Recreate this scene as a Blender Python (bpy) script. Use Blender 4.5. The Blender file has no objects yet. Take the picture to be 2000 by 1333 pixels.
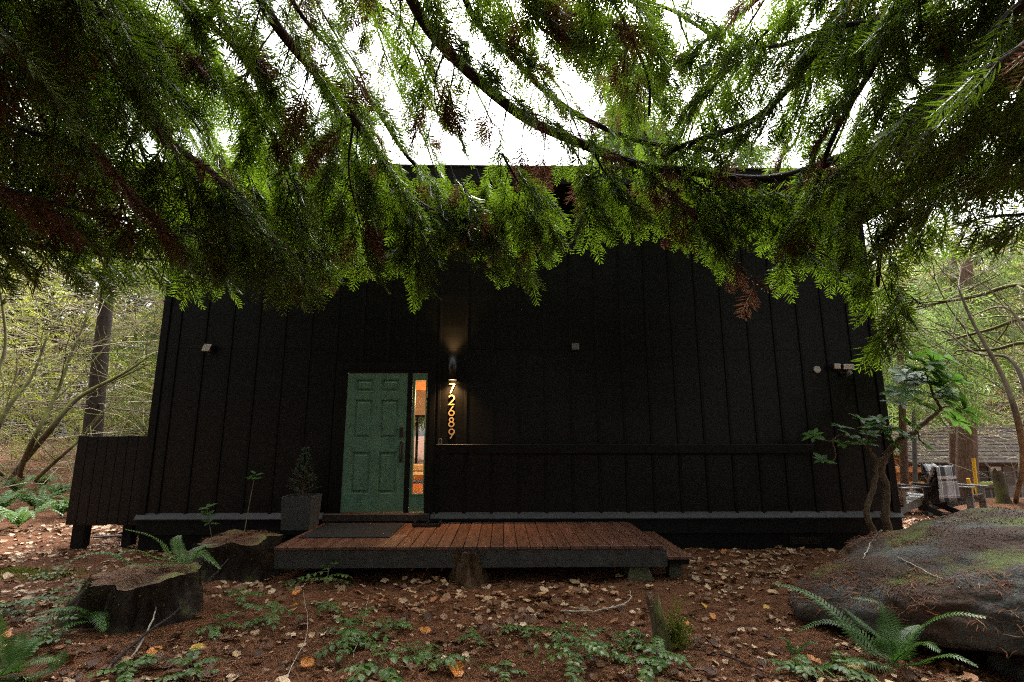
import bpy, math, random
import numpy as np
from mathutils import Vector, Matrix, noise as mnoise
R = math.radians
rng = np.random.default_rng(7)
random.seed(7)
scene = bpy.context.scene
COL = scene.collection
EYE = np.array([-.255, -7.872, 1.118])
PITCH, YAW, FPX = R(10.45), R(1.1), 997.0

# ------------------------------------------------------------------ camera, sky, sun, exposure
cam = bpy.data.cameras.new('camera'); cam_o = bpy.data.objects.new('camera', cam); COL.objects.link(cam_o)
cam_o.location = EYE; cam_o.rotation_euler = (R(90) + PITCH, 0, -YAW)
cam.sensor_width = 36; cam.lens = FPX / 2000 * 36; cam.clip_start = .05; cam.clip_end = 1000
scene.camera = cam_o
SUN_EL, SUN_AZ = R(56), R(14)
world = bpy.data.worlds.new('World'); scene.world = world; world.use_nodes = True
wn = world.node_tree; bg = wn.nodes['Background']
sky = wn.nodes.new('ShaderNodeTexSky'); sky.sky_type = 'NISHITA'; sky.sun_disc = False
sky.sun_elevation = SUN_EL; sky.sun_rotation = SUN_AZ; sky.air_density = 1.2; sky.dust_density = 6; sky.ozone_density = 1
hs = wn.nodes.new('ShaderNodeHueSaturation'); hs.inputs['Saturation'].default_value = .08
wn.links.new(sky.outputs[0], hs.inputs['Color']); wn.links.new(hs.outputs[0], bg.inputs[0])
bg.inputs[1].default_value = .15
sun = bpy.data.lights.new('sun', 'SUN'); sun.energy = 1.5; sun.angle = R(10); sun.color = (1, .96, .9)
sun_o = bpy.data.objects.new('sun', sun); COL.objects.link(sun_o)
sv = Vector((math.sin(SUN_AZ) * math.cos(SUN_EL), math.cos(SUN_AZ) * math.cos(SUN_EL), math.sin(SUN_EL)))
sun_o.rotation_euler = sv.to_track_quat('Z', 'Y').to_euler(); sun_o.location = (0, 20, 30)
scene.view_settings.view_transform = 'Standard'; scene.view_settings.look = 'None'
scene.view_settings.gamma = 1; scene.view_settings.use_curve_mapping = False
scene.view_settings.exposure = 2.15
scene.cycles.use_denoising = False; scene.cycles.sample_clamp_indirect = 2.5; scene.cycles.filter_width = 1.15; scene.cycles.diffuse_bounces = 3; scene.cycles.max_bounces = 8; scene.cycles.transmission_bounces = 6; scene.cycles.transparent_max_bounces = 8

# ------------------------------------------------------------------ image geometry -> world
_fw = np.array([math.sin(YAW) * math.cos(PITCH), math.cos(YAW) * math.cos(PITCH), math.sin(PITCH)])
_rt = np.array([math.cos(YAW), -math.sin(YAW), 0]); _up = np.cross(_rt, _fw)
def ray(px, py): return _fw + _rt * (px - 1000) / FPX + _up * (666.5 - py) / FPX
def at(px, py, d):
    r = ray(px, py); return EYE + r / np.linalg.norm(r) * d
def on_z(px, py, z):
    r = ray(px, py); return EYE + r * (z - EYE[2]) / r[2]
def on_y(px, py, y):
    r = ray(px, py); return EYE + r * (y - EYE[1]) / r[1]
def sstep(a, b, v):
    t = np.clip((v - a) / (b - a), 0, 1); return t * t * (3 - 2 * t)
def gz(x, y):
    x = np.asarray(x, float); y = np.asarray(y, float)
    z = -.53 + .022 * np.sin(x * 2.1 + 1) * np.sin(y * 1.7) + .014 * np.sin(x * 5.3 + y * 3.1) + .009 * np.sin(x * 9.7 - y * 8.3 + 2)
    z = z + .006 * np.sin(x * 21 + y * 17) + .005 * np.sin(x * 33 - y * 27)
    z = z + .10 * sstep(-1.5, -4.5, x) * sstep(-1.0, -3.5, y)
    z = z - .12 * np.exp(-((x - 3.6) ** 2 / .5 + (y + 3.6) ** 2 / .4))
    z = z - 1.55 * sstep(4, 20, y) * sstep(3, 8, x)
    z = z + 1.2 * sstep(10, 40, y) * sstep(-3, -12, x)
    return z
def ground(px, py):
    p = on_z(px, py, -.52)
    for _ in range(8): p = on_z(px, py, float(gz(p[0], p[1])))
    return p

# ------------------------------------------------------------------ helpers
def tag(o, label=None, cat=None, group=None, kind=None):
    for k, v in (('label', label), ('category', cat), ('group', group), ('kind', kind)):
        if v: o[k] = v
    return o
def thing(name, label, cat, loc=(0, 0, 0), group=None, rz=0):
    o = bpy.data.objects.new(name, None); COL.objects.link(o); o.location = loc; o.rotation_euler = (0, 0, rz)
    o.empty_display_size = .1
    return tag(o, label, cat, group)
def origin(o):
    v = np.zeros(3)
    while o is not None: v = v + np.array(o.location); o = o.parent
    return v
def mesh(name, V, F, mats, smooth=False, mi=None):
    m = bpy.data.meshes.new(name); V = np.asarray(V, np.float32).reshape(-1, 3)
    if isinstance(F, np.ndarray):
        n, k = F.shape; m.vertices.add(len(V)); m.vertices.foreach_set('co', V.ravel())
        m.loops.add(n * k); m.loops.foreach_set('vertex_index', F.ravel().astype(np.int32))
        m.polygons.add(n); m.polygons.foreach_set('loop_start', np.arange(0, n * k, k, dtype=np.int32))
        m.polygons.foreach_set('loop_total', np.full(n, k, np.int32)); m.update(calc_edges=True)
    else:
        m.from_pydata(V.tolist(), [], [list(map(int, f)) for f in F]); m.update()
    for a in (mats if isinstance(mats, (list, tuple)) else [mats]): m.materials.append(a)
    if mi is not None: m.polygons.foreach_set('material_index', np.asarray(mi, np.int32))
    if smooth: m.polygons.foreach_set('use_smooth', np.ones(len(m.polygons), bool))
    return m
def link(name, m, parent=None, loc=None):
    o = bpy.data.objects.new(name, m); COL.objects.link(o)
    if parent is not None: o.parent = parent
    if loc is not None: o.location = loc
    return o
def part(name, VF, mat, parent=None, smooth=False, world_co=True, mi=None):
    """one mesh object; world coordinates are made relative to the parent's place"""
    V, F = VF; V = np.asarray(V, float).reshape(-1, 3)
    if parent is not None and world_co: V = V - origin(parent)
    return link(name, mesh(name, V, F, mat, smooth, mi), parent)
def solo(name, VF, mat, label, cat, group=None, smooth=False, base=None, kind=None):
    """a thing that is one mesh, its origin at its base"""
    V, F = VF; V = np.asarray(V, float).reshape(-1, 3)
    if base is None:
        lo, hi = V.min(0), V.max(0); base = np.array([(lo[0] + hi[0]) / 2, (lo[1] + hi[1]) / 2, lo[2]])
    o = link(name, mesh(name, V - np.asarray(base), F, mat, smooth), None, base)
    return tag(o, label, cat, group, kind)
def join(*vfs):
    V, F, n = [], [], 0
    for v, f in vfs:
        v = np.asarray(v, float).reshape(-1, 3); V.append(v); F += [[int(i) + n for i in q] for q in f]; n += len(v)
    return (np.concatenate(V) if V else np.zeros((0, 3)), F)
def box(x0, x1, y0, y1, z0, z1, b=0.0):
    """box, with bevelled edges when b > 0"""
    if b <= 0:
        V = [(x, y, z) for x in (x0, x1) for y in (y0, y1) for z in (z0, z1)]
        return np.array(V, float), [(0, 1, 3, 2), (4, 6, 7, 5), (0, 4, 5, 1), (2, 3, 7, 6), (0, 2, 6, 4), (1, 5, 7, 3)]
    import bmesh
    V, F = box(x0, x1, y0, y1, z0, z1)
    bm = bmesh.new(); vs = [bm.verts.new(v) for v in V]
    for f in F: bm.faces.new([vs[i] for i in f])
    bmesh.ops.bevel(bm, geom=bm.edges[:], offset=b, segments=1, affect='EDGES', profile=.5)
    bm.verts.index_update()
    out = (np.array([v.co[:] for v in bm.verts]), [[v.index for v in f.verts] for f in bm.faces]); bm.free(); return out
def rot(VF, ang, axis, pivot):
    V, F = VF; M = np.array(Matrix.Rotation(ang, 3, axis)); p = np.asarray(pivot, float)
    return (np.asarray(V, float) - p) @ M.T + p, F
def move(VF, d): return np.asarray(VF[0], float) + np.asarray(d, float), VF[1]
def frames(P):
    P = np.asarray(P, float); T = np.gradient(P, axis=0); T /= np.linalg.norm(T, axis=1)[:, None] + 1e-9
    a = np.array([0, 0, 1.]) if abs(T[0][2]) < .9 else np.array([1., 0, 0])
    N = []
    for t in T:
        a = a - t * (a @ t); a = a / (np.linalg.norm(a) + 1e-9); N.append(a.copy())
    N = np.array(N); return T, N, np.cross(T, N)
def tube(P, rad, n=6, cap=True):
    P = np.asarray(P, float); rad = np.broadcast_to(np.asarray(rad, float), (len(P),))
    T, N, B = frames(P); an = np.arange(n) / n * 2 * math.pi
    V = (P[:, None] + rad[:, None, None] * (np.cos(an)[None, :, None] * N[:, None] + np.sin(an)[None, :, None] * B[:, None])).reshape(-1, 3)
    F = [(i * n + j, i * n + (j + 1) % n, (i + 1) * n + (j + 1) % n, (i + 1) * n + j) for i in range(len(P) - 1) for j in range(n)]
    if cap: F += [tuple(range(n))[::-1], tuple((len(P) - 1) * n + j for j in range(n))]
    return V, F
def smooth_path(P, k=6):
    """centripetal Catmull-Rom through the points (no loops where spacing is uneven)"""
    P = np.asarray(P, float); Q = np.concatenate([[2 * P[0] - P[1]], P, [2 * P[-1] - P[-2]]]); out = []
    for i in range(1, len(Q) - 2):
        a, b, c, d = Q[i - 1:i + 3]; t0 = 0.; t1 = t0 + max(1e-6, np.linalg.norm(b - a) ** .5); t2 = t1 + max(1e-6, np.linalg.norm(c - b) ** .5); t3 = t2 + max(1e-6, np.linalg.norm(d - c) ** .5)
        for t in t1 + (t2 - t1) * np.arange(k) / k:
            A1 = (t1 - t) / (t1 - t0) * a + (t - t0) / (t1 - t0) * b; A2 = (t2 - t) / (t2 - t1) * b + (t - t1) / (t2 - t1) * c; A3 = (t3 - t) / (t3 - t2) * c + (t - t2) / (t3 - t2) * d
            B1 = (t2 - t) / (t2 - t0) * A1 + (t - t0) / (t2 - t0) * A2; B2 = (t3 - t) / (t3 - t1) * A2 + (t - t1) / (t3 - t1) * A3
            out.append((t2 - t) / (t2 - t1) * B1 + (t - t1) / (t2 - t1) * B2)
    out.append(P[-1]); return np.array(out)
def lathe(prof, n=24, c=(0, 0, 0)):
    an = np.arange(n) / n * 2 * math.pi
    V = np.array([(r * math.cos(a) + c[0], r * math.sin(a) + c[1], z + c[2]) for r, z in prof for a in an])
    F = [(i * n + j, i * n + (j + 1) % n, (i + 1) * n + (j + 1) % n, (i + 1) * n + j) for i in range(len(prof) - 1) for j in range(n)]
    return V, F

# ------------------------------------------------------------------ materials
def mat(name, col, rough=.7, spec=.5, var=.0, vscale=8, bump=0, bscale=40, metal=0, stretch=(1, 1, 1), col2=None, objrand=0, island=0, trans=None, tfac=.45, emit=None, estr=0):
    """principled with noise-mixed colour and bump; trans = translucent colour for leaves"""
    m = bpy.data.materials.new(name); m.use_nodes = True; nt = m.node_tree; N = nt.nodes; L = nt.links
    p = N['Principled BSDF']; p.inputs['Roughness'].default_value = rough; p.inputs['Metallic'].default_value = metal
    p.inputs['Specular IOR Level'].default_value = spec
    c4 = (*col, 1); p.inputs['Base Color'].default_value = c4
    tc = N.new('ShaderNodeTexCoord'); mp = N.new('ShaderNodeMapping'); mp.inputs['Scale'].default_value = stretch
    L.new(tc.outputs['Object'], mp.inputs['Vector'])
    out = None
    if var or col2:
        nz = N.new('ShaderNodeTexNoise'); nz.inputs['Scale'].default_value = vscale; nz.inputs['Detail'].default_value = 6; nz.inputs['Roughness'].default_value = .65
        L.new(mp.outputs[0], nz.inputs['Vector'])
        rp = N.new('ShaderNodeValToRGB'); rp.color_ramp.elements[0].position = .35; rp.color_ramp.elements[1].position = .65
        rp.color_ramp.elements[0].color = (*[x * (1 - var) for x in col], 1)
        rp.color_ramp.elements[1].color = (*(col2 or [min(1, x * (1 + var)) for x in col]), 1)
        L.new(nz.outputs['Fac'], rp.inputs[0]); out = rp.outputs[0]
    if objrand or island:
        if objrand: src = N.new('ShaderNodeObjectInfo').outputs['Random']
        else: src = N.new('ShaderNodeNewGeometry').outputs['Random Per Island']
        cr = N.new('ShaderNodeValToRGB'); cols = objrand or island
        els = cr.color_ramp.elements
        while len(els) < len(cols): els.new(.5)
        for i, c in enumerate(cols): els[i].position = i / max(1, len(cols) - 1); els[i].color = (*c, 1)
        L.new(src, cr.inputs[0])
        if out is not None:
            mx = N.new('ShaderNodeMix'); mx.data_type = 'RGBA'; mx.blend_type = 'MULTIPLY'; mx.inputs[0].default_value = 1
            L.new(cr.outputs[0], mx.inputs[6]); L.new(out, mx.inputs[7]); out = mx.outputs[2]
        else: out = cr.outputs[0]
    if out is not None: L.new(out, p.inputs['Base Color'])
    if bump:
        bn = N.new('ShaderNodeTexNoise'); bn.inputs['Scale'].default_value = bscale; bn.inputs['Detail'].default_value = 5
        L.new(mp.outputs[0], bn.inputs['Vector']); bp = N.new('ShaderNodeBump'); bp.inputs['Strength'].default_value = bump; bp.inputs['Distance'].default_value = .02
        L.new(bn.outputs['Fac'], bp.inputs['Height']); L.new(bp.outputs[0], p.inputs['Normal'])
    if trans:
        tb = N.new('ShaderNodeBsdfTranslucent'); tb.inputs[0].default_value = (*trans, 1)
        if out is not None:
            mt = N.new('ShaderNodeMix'); mt.data_type = 'RGBA'; mt.inputs[0].default_value = .5
            mt.inputs[6].default_value = (*trans, 1); L.new(out, mt.inputs[7]); L.new(mt.outputs[2], tb.inputs[0])
        ms = N.new('ShaderNodeMixShader'); ms.inputs[0].default_value = tfac
        L.new(p.outputs[0], ms.inputs[1]); L.new(tb.outputs[0], ms.inputs[2]); L.new(ms.outputs[0], N['Material Output'].inputs[0])
    if emit:
        p.inputs['Emission Color'].default_value = (*emit, 1); p.inputs['Emission Strength'].default_value = estr
    return m
def moss_mat(name, base, base2, moss, lo=.35, hi=.75, scale=5, litter=None, rough=.85, bump=.6, bscale=30):
    """stone, bark or concrete with moss on its upward faces (and needle litter in patches)"""
    m = mat(name, base, rough, .3, .0, scale * 1.7, bump, bscale, col2=base2); nt = m.node_tree; N = nt.nodes; L = nt.links
    p = N['Principled BSDF']; src = p.inputs['Base Color'].links[0].from_socket
    ge = N.new('ShaderNodeNewGeometry'); sx = N.new('ShaderNodeSeparateXYZ'); L.new(ge.outputs['Normal'], sx.inputs[0])
    tc = N['Texture Coordinate']
    def layer(src, colr, sc, seed, a, b, usez):
        nz = N.new('ShaderNodeTexNoise'); nz.inputs['Scale'].default_value = sc; nz.inputs['Detail'].default_value = 8
        mp = N.new('ShaderNodeMapping'); mp.inputs['Location'].default_value = (seed, seed * 2, 3); L.new(tc.outputs['Object'], mp.inputs[0]); L.new(mp.outputs[0], nz.inputs[0])
        ad = N.new('ShaderNodeMath'); ad.operation = 'MULTIPLY_ADD'; L.new(sx.outputs[2], ad.inputs[0]); ad.inputs[1].default_value = usez; L.new(nz.outputs[0], ad.inputs[2])
        mr = N.new('ShaderNodeMapRange'); mr.inputs[1].default_value = a; mr.inputs[2].default_value = b; L.new(ad.outputs[0], mr.inputs[0])
        mx = N.new('ShaderNodeMix'); mx.data_type = 'RGBA'; L.new(mr.outputs[0], mx.inputs[0]); L.new(src, mx.inputs[6]); mx.inputs[7].default_value = (*colr, 1)
        return mx.outputs[2]
    if litter: src = layer(src, litter, scale * .75, 4, .56, .64, .10)
    src = layer(src, moss, scale, 9, lo + .45, hi + .45, .6)
    L.new(src, p.inputs['Base Color'])
    return m

BLACK = mat('black_stained_siding', (.0040, .0040, .0036), .30, .22, .45, 1.6, .18, 60, stretch=(.25, 1, 3))
BLACKTRIM = mat('black_stained_trim', (.0046, .0045, .004), .45, .16, .2, 4, .12, 60)
SKIRT = mat('black_skirt_paint', (.006, .006, .006), .6, .15, .3, 5, .2, 50)
FLASH = mat('grey_metal_flashing', (.036, .036, .038), .5, .3, .25, 6, .05, 30)
DOOR = mat('green_door_paint', (.075, .155, .10), .45, .4, .14, 5, .04, 120)
DARKMETAL = mat('black_metal', (.012, .012, .012), .35, .5)
CHROME = mat('brushed_metal_rim', (.5, .5, .48), .3, .5, metal=1)
BRASS = mat('brass_numeral', (.78, .56, .28), .35, .5, metal=.6)
DECKWOOD = mat('red_brown_deck_stain', (.16, .078, .05), .38, .45, .0, 3.2, .25, 30, stretch=(5, .6, 5), col2=(.085, .038, .024), objrand=[(1, 1, 1), (.72, .68, .66), (1.12, 1.05, 1), (.85, .82, .8)])
DECKSIDE = mat('grey_black_fascia', (.05, .05, .05), .6, .4, .3, 6, .2, 40)
MATFAB = mat('charcoal_rubber_mat', (.02, .021, .023), .9, .2, .4, 150, .5, 300)
PLANTER = mat('dark_grey_planter', (.05, .05, .052), .75, .3, .2, 40, .15, 120)
PALEPL = mat('pale_plastic', (.42, .41, .38), .45, .4)
LENS = mat('frosted_lens', (.62, .56, .5), .3, .5)
GREYBOX = mat('grey_plastic', (.12, .12, .12), .4, .5)
BULB = mat('warm_lamp_disc', (1, .8, .5), .5, emit=(1, .62, .25), estr=9)
GLASS = mat('clear_glass', (1, 1, 1), .02, .5)
_g = GLASS.node_tree; _gl = _g.nodes.new('ShaderNodeBsdfTransparent'); _gs = _g.nodes.new('ShaderNodeBsdfGlossy'); _gs.inputs['Roughness'].default_value = .03
_gm = _g.nodes.new('ShaderNodeMixShader'); _gm.inputs[0].default_value = .06
_g.links.new(_gl.outputs[0], _gm.inputs[1]); _g.links.new(_gs.outputs[0], _gm.inputs[2]); _g.links.new(_gm.outputs[0], _g.nodes['Material Output'].inputs[0])
SHINGLE = mat('grey_brown_shingle', (.05, .041, .036), .95, .1, .3, 5, .3, 40)
SIDING = mat('grey_brown_siding', (.16, .13, .11), .8, .3, .25, 5, .1, 30)
ORANGEWOOD = mat('orange_lit_cedar_boards', (.60, .26, .09), .6, .3, .25, 4, .1, 30)  # orange light on the cabin porch is put into this wood colour
ROOFING = mat('dark_roofing', (.03, .03, .03), .9, .2, .3, 6, .2, 40)
BARK = mat('cedar_bark', (.055, .036, .026), .9, .2, .0, 5, .8, 14, stretch=(6, 6, .7), col2=(.12, .085, .062))
BARKRED = mat('red_cedar_bark', (.085, .048, .034), .9, .2, .0, 5, .8, 14, stretch=(6, 6, .7), col2=(.19, .12, .085))
DARKBARK = mat('dark_fir_bark', (.018, .013, .010), .9, .2, .0, 5, .8, 14, stretch=(6, 6, .7), col2=(.05, .036, .028))
LIMB = mat('dark_limb_bark', (.022, .016, .013), .85, .25, .0, 9, .5, 30, col2=(.045, .035, .03))
LIMBPALE = mat('grey_limb_bark', (.10, .09, .08), .8, .25, .3, 9, .4, 30)
MOSSBARK = moss_mat('mossy_bark', (.06, .045, .03), (.12, .1, .07), (.17, .19, .035), .0, .4, 4)
TWIG = mat('bare_twig_bark', (.2, .165, .12), .85, .2, .4, 3)
CEDAR = mat('cedar_spray_green', (.03, .06, .014), .36, .55, island=[(.018, .036, .010), (.035, .065, .014), (.026, .05, .014), (.045, .075, .016), (.022, .03, .014), (.04, .07, .02), (.05, .04, .02), (.03, .06, .012)], trans=(.32, .53, .012), tfac=.43)
CEDAR_O = mat('cedar_spray_leaf', (.03, .06, .014), .36, .55, objrand=[(.018, .036, .010), (.035, .065, .014), (.026, .05, .014), (.045, .075, .016), (.022, .03, .014), (.04, .07, .02), (.05, .04, .02), (.03, .06, .012)], trans=(.32, .53, .012), tfac=.43)
DEADCED = mat('dead_cedar_spray', (.11, .05, .03), .7, .3, island=[(.075, .034, .02), (.14, .065, .036), (.10, .045, .03)], trans=(.16, .07, .03), tfac=.3)
FARLEAF = mat('far_conifer_leaf', (.07, .11, .03), .6, .3, island=[(.07, .12, .04), (.12, .18, .05), (.18, .22, .07), (.09, .14, .05)], trans=(.3, .45, .08), tfac=.5)
PALELEAF = mat('pale_woodland_leaf', (.15, .16, .05), .6, .3, island=[(.15, .20, .03), (.34, .34, .08), (.44, .38, .17), (.22, .28, .045), (.08, .12, .025), (.30, .32, .08)], trans=(.52, .58, .06), tfac=.45)
FERN = mat('sword_fern_green', (.06, .135, .024), .45, .4, .35, 6, trans=(.12, .3, .04), tfac=.3)
FERN_Y = mat('pale_fern_green', (.10, .19, .05), .45, .4, .3, 6, trans=(.2, .36, .06), tfac=.35)  # a paler green than the other fern material
MAHONIA = mat('holly_leaf_green', (.07, .135, .026), .45, .4, .35, 9, island=[(.8, .9, .8), (1.3, 1.25, 1.1), (1, 1, 1), (1.1, 1.05, .7)], trans=(.14, .30, .05), tfac=.35)
RHODO = mat('rhododendron_leaf', (.035, .095, .025), .5, .3, objrand=[(.035, .095, .022), (.065, .15, .03), (.05, .12, .025)], trans=(.18, .40, .04), tfac=.42)
SPRUCE = mat('spruce_needle', (.03, .05, .022), .6, .3, island=[(.03, .05, .025), (.07, .095, .045)])
LEAF_O = mat('fallen_leaf', (.3, .18, .1), .6, .35, .35, 30, objrand=[(.36, .23, .13), (.16, .085, .05), (.48, .34, .21), (.24, .13, .07), (.60, .46, .31), (.40, .19, .06), (.20, .14, .10), (.44, .28, .15)], trans=(.3, .16, .07), tfac=.15)
LEAF_I = mat('leaf_litter', (.3, .18, .1), .6, .35, island=[(.33, .20, .11), (.13, .065, .035), (.44, .30, .18), (.18, .09, .045), (.55, .40, .26), (.34, .13, .04), (.15, .09, .06), (.50, .33, .18), (.60, .45, .30), (.42, .25, .10)])
LEAF_ORANGE = mat('orange_fallen_leaf', (.62, .22, .03), .5, .4, .35, 25, trans=(.7, .25, .03), tfac=.2)
LEAF_YELLOW = mat('yellow_fallen_leaf', (.70, .40, .05), .5, .4, .3, 25, trans=(.7, .4, .05), tfac=.2)
NEEDLE = mat('needle_litter', (.1, .04, .022), .8, .2, island=[(.12, .044, .02), (.22, .086, .038), (.06, .025, .014), (.31, .15, .07)])
SOIL = mat('forest_soil', (.08, .034, .016), .95, .15, .0, 6, .8, 45, col2=(.16, .07, .034))
STUMP = moss_mat('rotten_stump', (.013, .009, .007), (.038, .024, .016), (.07, .08, .018), .42, .75, 6, bscale=22)
RAGGED = moss_mat('ragged_brown_stump', (.035, .02, .012), (.13, .07, .035), (.10, .10, .02), .30, .6, 7, bscale=30)
STUMPTOP = moss_mat('stump_top', (.11, .055, .032), (.17, .1, .06), (.13, .15, .028), .62, .85, 2.6, bump=.7)
DARKMOSS = mat('dark_moss_tuft', (.06, .07, .015), .9, .2, island=[(.035, .045, .01), (.08, .09, .018), (.11, .12, .022)])
MOSS = mat('moss_tuft', (.13, .16, .025), .85, .2, island=[(.09, .12, .02), (.17, .2, .03), (.2, .2, .045)], trans=(.2, .26, .04), tfac=.3)
STONE = moss_mat('mossy_boulder', (.028, .026, .023), (.088, .083, .075), (.075, .09, .014), .60, .76, 2.2, litter=(.05, .026, .016), bump=1.0, bscale=26)
PIER = moss_mat('mossy_concrete', (.07, .07, .045), (.12, .115, .08), (.09, .11, .025), .12, .6, 8)
WEATHER = mat('weathered_grey_wood', (.27, .25, .235), .75, .3, .25, 6, .15, 30)
DARKWOOD = mat('dark_weathered_wood', (.045, .043, .042), .75, .3, .3, 6, .15, 30)
WHITE = mat('white_cloth', (.8, .79, .76), .9, .2)
YELLOW = mat('yellow_paint', (.75, .42, .02), .5, .4)
BEIGE = mat('beige_upholstery', (.5, .4, .3), .9, .2, .1, 20, .2, 90)
FLOORW = mat('orange_floorboards', (.42, .15, .045), .35, .5, .25, 5, .05, 40, stretch=(4, .5, 1))
PLASTER = mat('warm_plaster', (.6, .48, .36), .8, .2, .04, 4)
CEILW = mat('ceiling_boards', (.55, .4, .22), .7, .2, .12, 4)

def plaid():
    m = mat('plaid_wool', (.03, .03, .035), .95, .1); nt = m.node_tree; N = nt.nodes; L = nt.links; p = N['Principled BSDF']
    tc = N['Texture Coordinate']; sx = N.new('ShaderNodeSeparateXYZ'); L.new(tc.outputs['UV'], sx.inputs[0])
    def stripes(sock, k):
        mu = N.new('ShaderNodeMath'); mu.operation = 'MULTIPLY'; L.new(sock, mu.inputs[0]); mu.inputs[1].default_value = k
        fr = N.new('ShaderNodeMath'); fr.operation = 'FRACT'; L.new(mu.outputs[0], fr.inputs[0])
        r = N.new('ShaderNodeValToRGB'); r.color_ramp.interpolation = 'CONSTANT'; e = r.color_ramp.elements
        e[0].position = 0; e[0].color = (.05, .05, .06, 1); e[1].position = .3; e[1].color = (.75, .74, .72, 1)
        for ps, c in ((.38, .05), (.44, .7), (.47, .45), (.8, .75), (.84, .1), (.88, .7), (.92, .06)):
            q = e.new(ps); q.color = (c, c, c * 1.05, 1)
        L.new(fr.outputs[0], r.inputs[0]); return r.outputs[0]
    mx = N.new('ShaderNodeMix'); mx.data_type = 'RGBA'; mx.inputs[0].default_value = .5
    L.new(stripes(sx.outputs[0], 1.6), mx.inputs[6]); L.new(stripes(sx.outputs[1], 2.1), mx.inputs[7]); L.new(mx.outputs[2], p.inputs['Base Color'])
    return m
PLAID = plaid()

# ================================================================== SETTING: ground
gx = np.concatenate([-np.geomspace(9.2, 160, 26)[::-1], np.arange(-9, 9.01, .07), np.geomspace(9.2, 160, 26)])
gy = np.concatenate([-np.geomspace(7.3, 90, 14)[::-1], np.arange(-7.2, 3.01, .07), np.geomspace(3.2, 200, 40)])
GX, GY = np.meshgrid(gx, gy); nxg, nyg = len(gx), len(gy)
GV = np.stack([GX, GY, gz(GX, GY)], -1).reshape(-1, 3)
ii, jj = np.meshgrid(np.arange(nxg - 1), np.arange(nyg - 1)); k0 = (jj * nxg + ii).ravel()
floor = link('forest_floor', mesh('forest_floor', GV, np.stack([k0, k0 + 1, k0 + 1 + nxg, k0 + nxg], 1), SOIL, True))
tag(floor, kind='structure')

# ================================================================== HOUSE
XL, XR, DEP, ZT = -5.53, 5.69, 8.0, 4.92
house = thing('house', 'black board and batten house with a green front door and flat roof', 'house', (0, 0, -.53))
# front wall sheet with the door opening cut out
OX0, OX1, OZ1 = -2.70, -1.36, 2.10
part('front_wall', join(box(XL, OX0, 0, .14, 0, ZT), box(OX1, XR, 0, .14, 0, ZT), box(OX0, OX1, 0, .14, OZ1, ZT)), BLACK, house)
part('side_wall', box(XL, XL + .14, .142, DEP, 0, ZT), BLACK, house)
part('side_wall', box(XR - .14, XR, .142, DEP, 0, ZT), BLACK, house)
wx0, wx1, wz0, wz1 = -3.9, -1.2, .1, 1.72      # the glazed opening at the back of the room
part('back_wall', join(box(XL + .142, wx0, DEP - .14, DEP, 0, ZT), box(wx1, XR - .142, DEP - .14, DEP, 0, ZT), box(wx0, wx1, DEP - .14, DEP, wz1, ZT), box(wx0, wx1, DEP - .14, DEP, 0, wz0)), BLACK, house)
ZL0, ZL1 = .855, .985; LX0, LX1 = -1.235, 4.42
LAMPX = float(on_y(883, 720, 0)[0])
for k in range(-13, 14):
    x = k * .406
    if x - .03 < XL + .1 or x + .03 > XR - .1: continue
    segs = [(0.002, ZT - .002)]
    if OX0 - .13 < x < OX1 + .13: segs = [(OZ1 + .115, ZT - .002)]
    elif LX0 < x < LX1: segs = [(-.02, ZL0 - .003), (ZL1 + .003, ZT - .002)]
    else: segs = [(-.02, ZT - .002)]
    for z0, z1 in segs: part('batten', box(x - .021, x + .021, -.019, -.001, z0, z1, .003), BLACKTRIM, house)
for x0, x1 in ((XL - .02, XL + .09), (XR - .09, XR + .02)):
    part('corner_board', box(x0, x1, -.024, -.001, -.02, ZT - .01, .003), BLACKTRIM, house)
part('panel_seam', box(XL + .092, XR - .092, -.004, -.0005, 2.437, 2.447), BLACKTRIM, house)
part('ledge', box(LX0, LX1, -.16, -.02, ZL0, ZL1, .004), BLACKTRIM, house)
# sloping flashing under the siding, then skirt boards and the foundation
fy = [(-.002, .0), (-.075, -.075), (-.075, -.088), (-.002, -.088)]
for a, b in ((XL - .03, OX0 - .16), (OX1 + .06, XR + .03)):
    V = [(x, y, z) for x in (a, b) for y, z in fy]
    part('flashing', (np.array(V), [(0, 1, 5, 4), (1, 2, 6, 5), (2, 3, 7, 6), (3, 0, 4, 7), (0, 3, 2, 1), (4, 5, 6, 7)]), FLASH, house)
part('skirt_board', box(XL, XR, -.05, .1, -.30, -.092, .004), SKIRT, house)
part('foundation', box(XL + .03, XR - .03, .0, .1, -.72, -.303), SKIRT, house)
vent = part('foundation_vent', join(box(4.0, 4.45, -.012, -.001, -.47, -.36, .003), *[box(4.02, 4.43, -.022, -.0125, -.455 + i * .022, -.447 + i * .022) for i in range(4)]), DARKMETAL, house)
part('rim_beam', join(box(XL + .03, XL + .1, .102, DEP, -.72, -.002), box(XR - .1, XR - .03, .102, DEP, -.72, -.002), box(XL + .1, XR - .1, DEP - .1, DEP, -.72, -.002)), SKIRT, house)
part('subfloor', box(XL + .1, XR - .1, .103, DEP - .102, -.15, -.004), SKIRT, house)
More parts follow.
